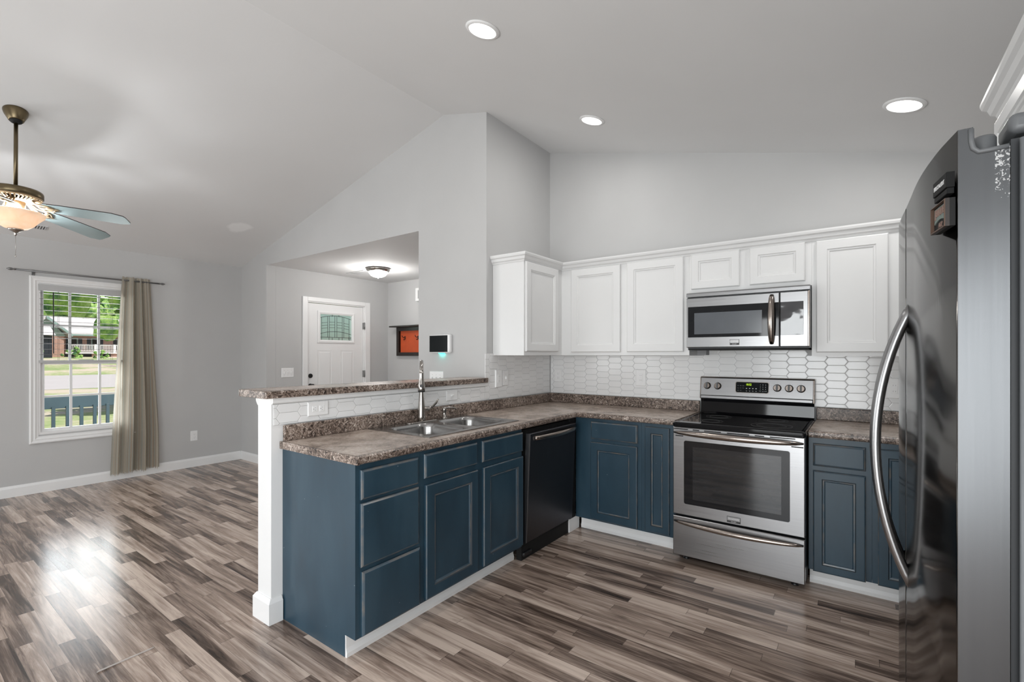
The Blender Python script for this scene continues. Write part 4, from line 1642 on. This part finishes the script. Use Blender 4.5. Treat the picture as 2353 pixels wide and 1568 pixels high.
# cooktop
b = MB()
R = []
for i, z in ((0, .886), (-.004, .892), (-.004, .908), (.004, .916), (.018, .9165), (.026, .9125)):
    R.append(rrect(A0 - .001 + i, A1 + .001 - i, RY + .004 + i, -.062 - i * .2, .02, z, 5))
b.loops(R, True, True, False)
ck = b.build('cooktop', M['ceram'], rg)
for (cx_, cy_, r_) in ((1.58, -.26, .085), (1.94, -.25, .075), (1.59, -.53, .075), (1.95, -.53, .115)):
    b = MB()
    for rr_ in (r_, r_ * .72):
        b.lathe([(rr_ - .0012, .9127), (rr_ - .0012, .9130), (rr_ + .0012, .9130), (rr_ + .0012, .9127)], (cx_, cy_, 0), (0, 0, 1), 48, False, False)
    b.build('burner_marking', M['burner'], ck)
# backguard: black riser and sloped stainless console
b = MB(); b.prism([(-.012, .90), (-.085, .90), (-.068, .925), (-.060, 1.00), (-.066, 1.022), (-.012, 1.022)], A0 + .002, A1 - .002, 'x')
b.build('backguard_riser', M['ceram'], rg)


def con(u, v, d):    # console face leans back a little
    return (u, -.088 + (v - 1.022) * .16 - d, v)


b = MB(); b.prism([(-.012, 1.0225), (-.080, 1.0225), (-.060, 1.182), (-.050, 1.190), (-.012, 1.190)], A0 - .003, A1 + .001, 'x', .004)
b.build('console_housing', M['steel_bronze'], rg)
b = MB(); b.profile_rect(con, A0 + .004, A1 - .006, 1.028, 1.182, [(0, -.004), (0, .001), (.003, .003)])
cs = b.build('control_console', M['steel'], rg)
b = MB(); b.profile_rect(con, A0 + .004, A1 - .006, 1.024, 1.052, [(0, -.004), (0, .004), (.006, .008)])
b.build('console_lip', M['steel'], cs)
# display
b = MB()
rr3 = rrect(1.652, 1.876, 1.078, 1.160, .014, 0, 5)
b.loops([[con(x, z, .002) for x, z, _ in rr3], [con(x, z, .006) for x, z, _ in rr3]], True, True, False)
b.build('display_bezel', M['chrome'], cs)
rr3 = rrect(1.657, 1.871, 1.082, 1.156, .011, 0, 5)
b = MB(); b.loops([[con(x, z, .005) for x, z, _ in rr3], [con(x, z, .0075) for x, z, _ in rr3]], True, True, False)
dsp = b.build('display', M['screen'], cs)
crot = (PI / 2 - math.atan(.16), 0, 0)


def ctext(body, size, x, z, mat, nm='key_label', sx=1.0):
    text(nm, body, size, con(x, z, .0082), crot, mat, dsp, sx=sx)


ctext('10:52', .021, 1.743, 1.139, M['digits'], 'clock_digits', .8)
for r_i, rowt in enumerate(('123', '456', '789')):
    for c_i, ch in enumerate(rowt):
        ctext(ch, .009, 1.819 + c_i * .017, 1.140 - r_i * .0155, M['print_white'])
ctext('0', .009, 1.836, 1.0935, M['print_white'])
ctext('START', .005, 1.819, 1.0955, M['print_white'])
ctext('CANCEL', .005, 1.853, 1.0955, M['print_white'])
for r_i, (z, words) in enumerate(((1.130, ('Bake', 'Broil', 'Roast')), (1.113, ('Keep', 'Slow', 'Clean')), (1.096, ('Light', 'Lock')))):
    for c_i, w_ in enumerate(words):
        ctext(w_, .0062, 1.673 + c_i * .017, z, M['print_grey'], sx=.8)
for c_i in range(4):
    for z in (1.113, 1.0945):
        x = 1.729 + c_i * .021
        b = MB(); b.profile_rect(con, x - .004, x + .004, z - .004, z + .001, [(0, .0068), (0, .0080), (.0003, .0081)])
        b.build('key_mark', M['print_white'] if z > 1.1 else M['print_grey'], dsp)
for x in (1.455, 1.530, 1.926, 1.999, 2.071):
    nrm = Vector((0, -1, -.16)).normalized()
    nrm = Vector((0, -1, .16)).normalized()
    ce = Vector(con(x, 1.121, .003))
    b = MB(); b.lathe([(.026, 0), (.0265, .004), (.0235, .006), (.022, .020), (.020, .023)], ce, nrm, 28)
    kb = b.build('knob', M['steel_bronze'], cs)
    b = MB()
    up = Vector((0, .16, 1)).normalized()
    sd_ = Vector((1, 0, 0))
    q = []
    for (a_, bq, d_) in ((-.006, -.021, .021), (.006, -.021, .021), (.006, .021, .021), (-.006, .021, .021), (-.005, -.020, .033), (.005, -.020, .033), (.005, .020, .033), (-.005, .020, .033)):
        q.append(b.vert(ce + sd_ * a_ + up * bq + nrm * d_))
    for f_ in ((0, 1, 2, 3), (4, 5, 6, 7), (0, 1, 5, 4), (1, 2, 6, 5), (2, 3, 7, 6), (3, 0, 4, 7)):
        b.face([q[i] for i in f_])
    b.build('grip', M['grey_plastic'], kb)
    b = MB()
    for k in range(9):
        a_ = math.radians(-150 + 300 * k / 8) + PI / 2
        c_ = ce + sd_ * (.035 * math.cos(a_)) + up * (.035 * math.sin(a_))
        b.lathe([(.0012, -.0005), (.0012, .0004)], c_, nrm, 6)
    b.build('dial_marks', M['print_dark'], cs)
# oven door
fo = face_y(RY + .03)
b = MB(); b.profile_rect(fo, A0 + .001, A1 - .002, .315, .884, [(0, -.025), (0, .026), (.004, .030)])
od = b.build('oven_door', M['steel'], rg)
rr3 = rrect(1.475, 2.073, .390, .800, .012, 0, 5)
b = MB(); b.loops([[fo(x, z, .028) for x, z, _ in rr3], [fo(x, z, .0325) for x, z, _ in rr3]], True, True, False)
ow = b.build('oven_window', M['dark_glass'], od)
t = NT('oven_inner_screen')
n = t.noise(t.scale(t.geo(), (3, 3, 40)), 1.0, 2)
M['oven_screen'] = t.done(t.pbsdf(t.ramp(n, [(.3, (.014, .016, .018)), (.7, (.02, .022, .025))]), .05, 0, .7))
b = MB(); b.profile_rect(fo, 1.530, 2.030, .425, .765, [(0, .032), (0, .0331), (.0003, .0332)])
b.build('inner_screen', M['oven_screen'], ow)
b = MB()
for z, segs in ((.873, ((1.41, 1.50), (1.53, 1.57), (1.60, 1.70), (1.735, 1.86), (1.89, 1.94), (1.97, 2.10))), (.828, ((1.42, 1.47), (2.08, 2.14)))):
    for a_, c_ in segs:
        b.profile_rect(fo, a_, c_, z - .003, z + .003, [(0, .028), (0, .0303), (.0003, .0304)])
b.build('vent_slots', M['matte_black'], od)


def bow_handle(parent, xa, xb, z, y, out, th, droop=0.0):
    b = MB()
    hp, hr = [], []
    for i in range(21):
        s = i / 20
        hp.append((xa + (xb - xa) * s, y - .004 - out * math.sin(PI * s) ** .6, z - droop * math.sin(PI * s)))
        hr.append(.004 + th * math.sin(PI * s) ** .55)
    b.tube(hp, hr, 12, flat=1.25, flat_axis=(0, 0, 1))
    return b.build('handle', M['steel_bronze'], parent)


bow_handle(od, 1.412, 2.140, .850, RY, .045, .012)
badge(od, 1.735, 1.812, .325, .362, RY - .0005)
b = MB(); b.profile_rect(fo, A0 + .001, A1 - .002, .048, .302, [(0, -.025), (0, .026), (.004, .030)])
dr = b.build('storage_drawer', M['steel'], rg)
bow_handle(dr, 1.412, 2.140, .270, RY, .030, .009, .008)

# ------------------------------------------------------------------ refrigerator
fr = thing('refrigerator', 'tall dark stainless side-by-side refrigerator with curved handles', 'refrigerator', (2.95, -2.28, 0))
b = MB(); b.box(2.640, 3.335, -2.732, -1.832, .02, 1.745)
b.build('body', M['grey_plastic'], fr)
b = MB(); b.box(2.612, 2.6395, -2.725, -1.84, .10, 1.730)
b.build('door_gasket', M['gasket'], fr)
b = MB()
b.tube([(2.626, -2.738, .12), (2.626, -2.738, 1.725)], .006, 10)
b.build('gasket_bead', M['bead'], fr)
KN = [(-2.737, 2.543), (-2.69, 2.5345), (-2.644, 2.527), (-2.58, 2.5195), (-2.521, 2.514), (-2.46, 2.510), (-2.396, 2.5075), (-2.30, 2.5055), (-2.2035, 2.503)]
KF = [(-2.1965, 2.5028), (-2.12, 2.500), (-2.05, 2.4985), (-1.98, 2.4985), (-1.92, 2.502), (-1.87, 2.510), (-1.84, 2.520), (-1.828, 2.532)]


def fridge_door(kn, label, near):
    # refine the front curve
    pts = []
    for i in range(len(kn) - 1):
        p0 = kn[max(i - 1, 0)]; p1 = kn[i]; p2 = kn[i + 1]; p3 = kn[min(i + 2, len(kn) - 1)]
        for k in range(4):
            s = k / 4
            pts.append(tuple(.5 * (2 * p1[a] + (p2[a] - p0[a]) * s + (2 * p0[a] - 5 * p1[a] + 4 * p2[a] - p3[a]) * s * s + (3 * p1[a] - p0[a] - 3 * p2[a] + p3[a]) * s ** 3) for a in (0, 1)))
    pts.append(kn[-1])
    zs = [.09, 1.760]
    b = MB().mat(M['steel_dark'])
    V = [[b.vert((x, y, z)) for y, x in pts] for z in zs]
    for i in range(len(pts) - 1):
        b.face([V[0][i], V[0][i + 1], V[1][i + 1], V[1][i]], True)
    b.mat(M['steel_side_chip'])
    bx = 2.609
    hx_ = 2.563
    y0, y1 = pts[0][0], pts[-1][0]
    x0, x1 = pts[0][1], pts[-1][1]
    # near end face with the L-shaped notch for the hinge, far end face, back, top
    zt, zn = 1.760, 1.716
    if near:
        e = [b.vert(q) for q in ((x0, y0, .09), (bx, y0, .09), (bx, y0, zn), (hx_ + .002, y0, zn), (hx_, y0, zt), (x0, y0, zt))]
        b.face(e)
        g = [b.vert(q) for q in ((x1, y1, .09), (bx, y1, .09), (bx, y1, zn), (hx_ + .002, y1, zn), (hx_, y1, zt), (x1, y1, zt))]
        b.face(g[::-1])
        for i in range(1, 4):
            b.face([e[i], g[i], g[i + 1], e[i + 1]])
    else:
        e = [b.vert(q) for q in ((x0, y0, .09), (bx, y0, .09), (bx, y0, zn), (hx_ + .002, y0, zn), (hx_, y0, zt), (x0, y0, zt))]
        b.face(e)
        g = [b.vert(q) for q in ((x1, y1, .09), (bx, y1, .09), (bx, y1, zn), (hx_ + .002, y1, zn), (hx_, y1, zt), (x1, y1, zt))]
        b.face(g[::-1])
        for i in range(1, 4):
            b.face([e[i], g[i], g[i + 1], e[i + 1]])
    tv = [b.vert((x, y, 1.760)) for y, x in pts]
    b.face([e[4]] + tv + [g[4]])
    bv = [b.vert((x, y, .09)) for y, x in pts]
    b.face([e[1]] + bv + [g[1]])
    bmesh.ops.remove_doubles(b.bm, verts=b.bm.verts[:], dist=.00005)
    d = b.build('door', None, fr)
    return d


fd1 = fridge_door(KN, '', True)
fd2 = fridge_door(KF, '', False)
# thick rounded rim around the hinge notch
b = MB()
b.tube([(2.560, -2.7375, 1.757), (2.5605, -2.7375, 1.735), (2.563, -2.7375, 1.722), (2.570, -2.7375, 1.7145), (2.585, -2.7375, 1.7145), (2.6075, -2.7375, 1.7155)], .0042, 10)
b.build('hinge_notch_rim', M['grey_plastic'], fd1)
for y, par in ((-2.236, fd1), (-2.150, fd2)):
    b = MB()
    hp, hr = [], []
    xd = 2.503
    for i in range(25):
        s = i / 24
        hp.append((xd + .012 - .080 * (4 * s * (1 - s)) ** .92, y, .735 + s * .752))
        hr.append(.0125)
    b.tube(hp, hr, 14, flat=1.2, flat_axis=(0, 1, 0))
    b.build('handle', M['steel'], par)
hg = MB()
hg.lathe([(.017, 1.722), (.0175, 1.730), (.0175, 1.758), (.015, 1.763)], (2.588, -2.66, 0), (0, 0, 1), 24)
hg.build('hinge_pin_cap', M['grey_plastic'], fr)
b = MB(); b.lathe([(.012, 1.7165), (.012, 1.7225)], (2.588, -2.66, 0), (0, 0, 1), 18)
b.build('hinge_washer', M['print_white'], fr)
b = MB(); b.box(2.612, 2.76, -2.71, -2.62, 1.7455, 1.782, .012, 3)
b.build('hinge_cover', M['grey_plastic'], fr)
b = MB(); b.box(2.60, 3.30, -2.72, -1.845, .0, .0195)
b.build('base_grille', M['black'], fr)


def door_x(y):
    for (ya, xa), (yb, xb) in zip(KN, KN[1:]):
        if ya <= y <= yb:
            return xa + (xb - xa) * (y - ya) / (yb - ya)
    return 2.543


# magnets on the fridge door
ma = math.atan2(door_x(-2.58) - door_x(-2.68), .10)
mg = thing('fridge_magnet', 'flat black fridge magnet printed with pale lettering', 'magnet', (door_x(-2.69), -2.69, 1.672))


def mag_mp(yc, zc, tilt=0.0):
    x0 = door_x(yc)
    sl_ = (door_x(yc + .05) - door_x(yc - .05)) / .10
    nv = Vector((-1, sl_, 0)).normalized()
    uv_ = Vector((-sl_ * -1 * -1, -1, 0)).normalized()
    uv_ = Vector((nv.y, -nv.x, 0)) * -1    # to the viewer's right = -y
    if uv_.y > 0:
        uv_ = -uv_
    c_, s_ = math.cos(tilt), math.sin(tilt)
    return lambda u, v, d: tuple(Vector((x0, yc, zc)) + uv_ * (u * c_ - v * s_) + Vector((0, 0, u * s_ + v * c_)) + nv * (d + .0025))


m1 = mag_mp(-2.691, 1.672)
b = MB(); b.profile_rect(m1, -.036, .036, -.009, .019, [(0, -.002), (0, .009), (.001, .010)])
mb_ = b.build('magnet_body', M['magnet_black'], mg)
b = MB(); b.profile_rect(m1, -.036, .033, -.020, -.0095, [(0, -.002), (0, .007), (.001, .008)])
b.build('lower_strip', M['magnet_black'], mg)
rotm = (PI / 2, 0, -PI / 2 - math.atan((door_x(-2.64) - door_x(-2.735)) / .095))
text('magnet_lettering', 'FIRSTALERT', .0115, m1(-.001, .004, .0104), rotm, M['print_white'], mb_, extrude=.0003, sx=.92)
mg2 = thing('fridge_magnet', 'framed brown plaque magnet with raised lettering', 'magnet', (door_x(-2.69), -2.69, 1.617))
m2 = mag_mp(-2.692, 1.617)
hw, hh = .039, .0255
b = MB(); b.profile_rect(m2, -hw, hw, -hh, hh, [(0, -.002), (0, .006), (.002, .008)])
pb = b.build('plaque_back', M['matte_black'], mg2)
M['copper'] = paint('copper_frame', (.11, .065, .045), .4, .1, .5, metal=.3)
b = MB()
rings = []
for ins, d in ((0, .0062), (0, .0125), (.0008, .0135), (.0022, .0138), (.0022, .0062)):
    rings.append([m2(-hw + ins, -hh + ins, d), m2(hw - ins, -hh + ins, d), m2(hw - ins, hh - ins, d), m2(-hw + ins, hh - ins, d)])
b.mat(M['espresso'])
b.loops(rings[:2], False, False, False)
b.mat(M['copper'])
b.loops(rings[1:], False, False, False)
b.build('plaque_frame', None, mg2)
M['brown_relief'] = paint('brown_relief', (.26, .17, .14), .6, .1)
M['pale_relief'] = paint('pale_green_relief', (.16, .20, .18), .6, .1)
b = MB(); b.profile_rect(m2, -hw + .006, hw - .006, -.002, .021, [(0, .0075), (0, .0085), (.001, .009)])
b.build('pale_field', M['pale_relief'], pb)
text('plaque_lettering', 'JEROME', .020, m2(0, .010, .0095), rotm, M['brown_relief'], pb, extrude=.001, sx=.72)
b = MB()
b.loops([[m2(u * .028, -.004 + .005 * math.sin((u + 1) * PI / 2) - (.005 if dn else 0), d) for u in [q / 6 for q in range(-6, 7)]] for dn, d in ((0, .0078), (0, .010), (1, .010), (1, .0078))], False, False, False, closed=False)
b.build('relief_band', M['pale_relief'], pb)
text('plaque_lettering', 'AZ', .013, m2(.002, -.015, .0090), rotm, M['brown_relief'], pb, extrude=.001, sx=1.1)

# ------------------------------------------------------------------ patio door and added unseen windows (behind the camera)
pdr = thing('door_2', 'white sliding glass patio door behind the camera', 'door', (1.8, BY, 0), kind='structure')
for k, (x0, x1, yy_) in enumerate(((.93, 1.73, BY - .05), (1.68, 2.48, BY - .09), (2.43, 3.23, BY - .05))):
    f_ = lambda u, v, d, yy_=yy_: (u, yy_ + d, v)
    s = ring(f_, x0, x1, .02, 2.04, .07, [(0, -.018), (0, .018), (1, .018), (1, -.018)]).build('sliding_panel', M['white'], pdr)
    b = MB(); b.box(x0 + .06, x1 - .06, yy_ - .003, yy_ + .003, .08, 1.98)
    b.build('pane', M['glass'], s)
wr = thing('added_window_2', 'added unseen rear window behind the camera, for fill daylight', 'window', (-2.1, BY, .7), kind='structure')  # unseen window, added to let fill daylight in
for (x0, x1) in ((-3.09, -2.10), (-2.10, -1.11)):
    f_ = lambda u, v, d: (u, BY - .06 + d, v)
    s = ring(f_, x0, x1, .71, 2.09, .05, [(0, -.018), (0, .018), (1, .018), (1, -.018)]).build('sash', M['white'], wr)
    b = MB(); b.box(x0 + .04, x1 - .04, BY - .063, BY - .057, .75, 2.05)
    b.build('pane', M['glass'], s)

sw3 = thing('added_window_3', 'added unseen window on the refrigerator wall behind the camera, for fill daylight', 'window', (RX, -5.25, .7), kind='structure')  # unseen, put in to light the peninsula fronts
f_ = lambda u, v, d: (RX + .05 - d, u, v)
s = ring(f_, SW[0] + .01, SW[1] - .01, SW[2] + .01, SW[3] - .01, .05, [(0, -.018), (0, .018), (1, .018), (1, -.018)]).build('sash', M['white'], sw3)
b = MB(); b.box(RX + .047, RX + .053, SW[0] + .05, SW[1] - .05, SW[2] + .05, SW[3] - .05)
b.build('pane', M['glass'], s)

sw4 = thing('added_window_4', 'added unseen second street-side window behind the camera, for fill daylight', 'window', (WX, -5.68, .6), kind='structure')  # unseen, added to even out the light on the ceiling slopes
for (y0, y1) in ((LW[0] + .01, -5.68), (-5.67, LW[1] - .01)):
    f_ = lambda u, v, d: (WX - .07 + d, u, v)
    s = ring(f_, y0, y1, WO[2] + .01, WO[3] - .01, .05, [(0, -.018), (0, .018), (1, .018), (1, -.018)]).build('sash', M['white'], sw4)
    b = MB(); b.box(WX - .073, WX - .067, y0 + .04, y1 - .04, WO[2] + .05, WO[3] - .05)
    b.build('pane', M['glass'], s)

# ------------------------------------------------------------------ outdoors
GZ = -.38
b = MB()
prof = [(-4.5, GZ), (-28, GZ), (-30.4, GZ), (-51.7, GZ), (-70, .55), (-92, 1.02), (-150, 2.0), (-200, 2.5)]
V = [[b.vert((x, y, z)) for x, z in prof] for y in (-60, 120)]
for i in range(len(prof) - 1):
    b.face([V[0][i], V[0][i + 1], V[1][i + 1], V[1][i]])
o = b.build('ground_lawn', M['lawn'])
tag(o, 'patchy grass lawn on both sides of the street', 'lawn', kind='structure')
b = MB()
b.prism([(-31.2, -14), (-29.2, 14), (-50.2, 20), (-53.0, -8)], GZ + .005, GZ + .02, 'z')
o = b.build('street_road', M['road'])
tag(o, 'pale concrete street outside the window', 'road', kind='structure')
# porch
b = MB(); b.box(-5.95, WX - .16, -5.5, 2.5, GZ, -.06)
o = b.build('porch_deck', M['rail_paint'])
tag(o, 'porch deck outside the living room window', 'porch', kind='structure')
pr = thing('porch_railing', 'slate blue wooden porch railing outside the window', 'railing', (-5.8, -2.4, -.06))
b = MB(); b.box(-5.82, -5.785, -4.6, -1.2, .676, .822, .004)
b.build('top_rail', M['rail_paint'], pr)
b = MB(); b.box(-5.82, -5.785, -4.6, -1.2, .10, .18, .004)
b.build('bottom_rail', M['rail_paint'], pr)
for k in range(16):
    y = -3.27 + k * .1335
    b = MB(); b.box(-5.784, -5.752, y - .017, y + .017, .08, .70)
    b.build('baluster', M['rail_paint'], pr)
for y in (-4.6, -1.2):
    b = MB(); b.box(-5.85, -5.76, y - .045, y + .045, -.06, .90)
    b.build('post', M['rail_paint'], pr)

# house across the street (measured at x = -64, then moved out along the sight lines)
HS = 1.45
HX = 2.402 + HS * (-64 - 2.402)


def Y(y):
    return -3.902 + HS * (y + 3.902)


def Z(z):
    return 1.356 + HS * (z - 1.356)


hs = thing('house', 'brick house with pale roof and white porch railing across the street', 'house', (HX, Y(10), Z(1.1)))
b = MB(); b.box(HX - 7, HX - 1.6, Y(8.2), Y(20), Z(1.0), Z(3.52))
b.build('wall', M['brick'], hs)
b = MB()
b.prism([(HX + .6, Z(3.5)), (HX + .6, Z(3.56)), (HX - 4.3, Z(5.42)), (HX - 9.2, Z(3.56)), (HX - 9.2, Z(3.5))], Y(6.6), Y(20.5), 'y')
b.build('roof', M['roof'], hs)
b = MB(); b.box(HX + .4, HX + .62, Y(8.8), Y(20), Z(3.36), Z(3.52))
b.build('porch_beam', M['sage_trim'], hs)
b = MB(); b.box(HX - 1.6, HX + .5, Y(8.6), Y(20), Z(1.5), Z(1.64))
b.build('porch_floor', M['house_white'], hs)
for y in (8.95, 11.0, 12.6, 14.5, 16.5):
    b = MB(); b.box(HX + .30, HX + .50, Y(y) - .12, Y(y) + .12, Z(1.64), Z(2.5) if y not in (8.95,) else Z(3.4))
    b.build('porch_post', M['house_white'] if y > 9 else M['sage_trim'], hs)
b = MB()
b.box(HX + .36, HX + .46, Y(9.0), Y(16.5), Z(2.36), Z(2.42)); b.box(HX + .36, HX + .46, Y(9.0), Y(16.5), Z(1.72), Z(1.78))
k = 0
while Y(9.05) + k * .19 < Y(16.4):
    y = Y(9.05) + k * .19
    b.box(HX + .38, HX + .44, y - .035, y + .035, Z(1.78), Z(2.36)); k += 1
b.build('porch_railing', M['house_white'], hs)
for (y0, y1) in ((9.25, 9.85), (10.95, 11.6), (13.2, 13.9)):
    ring(lambda u, v, d: (HX - 1.6 + d, u, v), Y(y0), Y(y1), Z(1.9), Z(3.2), .12, [(0, 0), (0, .06), (1, .06), (1, 0)]).build('window', M['sage_trim'], hs)
    b = MB(); b.box(HX - 1.6, HX - 1.57, Y(y0) + .1, Y(y1) - .1, Z(1.9) + .1, Z(3.2) - .1)
    b.build('window_pane', M['screen'], hs)
    for ya in (y0 - .36, y1 + .04):
        b = MB(); b.box(HX - 1.6, HX - 1.54, Y(ya), Y(ya + .32), Z(1.95), Z(3.15))
        b.build('shutter', M['shutter'], hs)
for y in (11.0, 12.6, 14.5):
    b = MB(); b.box(HX - .2, HX + .3, Y(y) - .35, Y(y) + .35, Z(.9), Z(1.5))
    b.build('brick_pier', M['brick'], hs)
b = MB(); b.box(HX - 1.5, HX - 1.2, Y(8.6), Y(20), Z(.9), Z(1.5))
b.build('skirting', M['shutter'], hs)
# front gable wing
b = MB(); b.box(HX - 5, HX + 1.6, Y(5.4), Y(8.35), Z(.9), Z(3.25))
b.build('wing_wall', M['brick'], hs)
b = MB(); b.prism([(Y(5.2), Z(3.25)), (Y(8.5), Z(3.25)), (Y(7.15), Z(4.95)), (Y(6.85), Z(4.95))], HX - 5, HX + 1.55, 'x')
b.build('wing_gable', M['green_siding'], hs)
b = MB()
b.prism([(Y(8.9), Z(3.2)), (Y(8.9), Z(3.42)), (Y(7.0), Z(5.25)), (Y(4.9), Z(3.42)), (Y(4.9), Z(3.2)), (Y(7.0), Z(4.98))], HX - 6, HX + 2.0, 'x')
b.build('wing_roof', M['roof'], hs)
b = MB(); b.prism([(Y(8.95), Z(3.2)), (Y(8.95), Z(3.45)), (Y(7.0), Z(5.3)), (Y(7.0), Z(4.98))], HX + 2.01, HX + 2.2, 'x')
b.build('fascia', M['sage_trim'], hs)
b = MB()
b.prism([(HX + 6, Z(3.25)), (HX + 2.2, Z(4.3)), (HX + 2.2, Z(3.25))], Y(3.5), Y(7.2), 'y')
b.build('side_roof', M['roof'], hs)
b = MB(); b.box(HX + 2.2, HX + 5.5, Y(3.6), Y(7.0), Z(.9), Z(3.2))
b.build('side_wall', M['shutter'], hs)


def blob_tree(name, label, cat, x, y, z0, h, rad, seed, group, trunk=True, n=60):
    rt = random.Random(seed)
    tr = thing(name, label, cat, (x, y, z0), group)
    b = MB()
    for k in range(n):
        while True:
            v = Vector((rt.uniform(-1, 1), rt.uniform(-1, 1), rt.uniform(-1, 1)))
            if v.length < 1:
                break
        c = Vector((x, y, z0 + h * (.62 if trunk else .5))) + Vector((v.x * rad, v.y * rad, v.z * h * (.42 if trunk else .5)))
        r = rad * rt.uniform(.12, .24)
        ret = bmesh.ops.create_icosphere(b.bm, subdivisions=2, radius=r, matrix=Matrix.Translation(c))
        for vv_ in ret['verts']:
            d = vv_.co - c
            vv_.co = c + d * (1 + .55 * mnoise.noise(vv_.co * (1.6 / max(.25, r))))
    for f_ in b.bm.faces:
        f_.smooth = False
    b.build('crown', M['leaf'], tr)
    if trunk:
        b = MB(); b.tube([(x, y, z0 - .2), (x + .1 * rad, y, z0 + h * .3), (x, y + .1 * rad, z0 + h * .62)], [rad * .09, rad * .07, rad * .04], 10)
        b.build('trunk', M['bark'], tr)
    return tr


tl_ = [(-110, 5, 13, 5.2, 'bright leafy tree rising behind the front gable of the house'), (-112, 17.5, 14, 6, 'tall leafy tree behind the middle of the pale roof'),
       (-111, 31, 14, 6, 'leafy tree behind the far stretch of the pale roof'), (-127, 11, 20, 7, 'taller tree in the back row, behind the gable'),
       (-128, 27, 20, 7.5, 'taller tree in the back row, behind the porch'), (-124, -5, 17, 7, 'leafy tree beside the house, away from the porch'), (-126, 44, 18, 7.5, 'leafy tree past the end of the porch')]
for i, (x, y, h, r, lab) in enumerate(tl_):
    blob_tree('leafy_tree', lab, 'tree', x, y, 1.4, h, r, 10 + i, 'trees behind the house across the street', n=120)
blob_tree('leafy_tree', 'small leafy tree in the yard overlapping the pale roof edge', 'tree', -60, 13.6, .3, 5.6, .9, 31, 'trees behind the house across the street', n=26)
for i, (y, r, lab) in enumerate(((5.2, 1.3, 'round green shrub at the corner of the front gable'), (8.2, 1.2, 'yellow-green shrub below the porch steps'), (10.2, .9, 'low shrub in front of the porch railing'))):
    blob_tree('garden_shrub', lab, 'shrub', HX + 8.0, Y(y), Z(1.0) - .3, 2.0 - .2 * i, r, 50 + i, 'shrubs in front of the brick house', False, 22)
# trees and shrub seen through the obscure door glass
blob_tree('leafy_tree', 'leafy tree outside the front door glass', 'tree', -16, 2.0, GZ, 7, 2.6, 77, None, n=40)
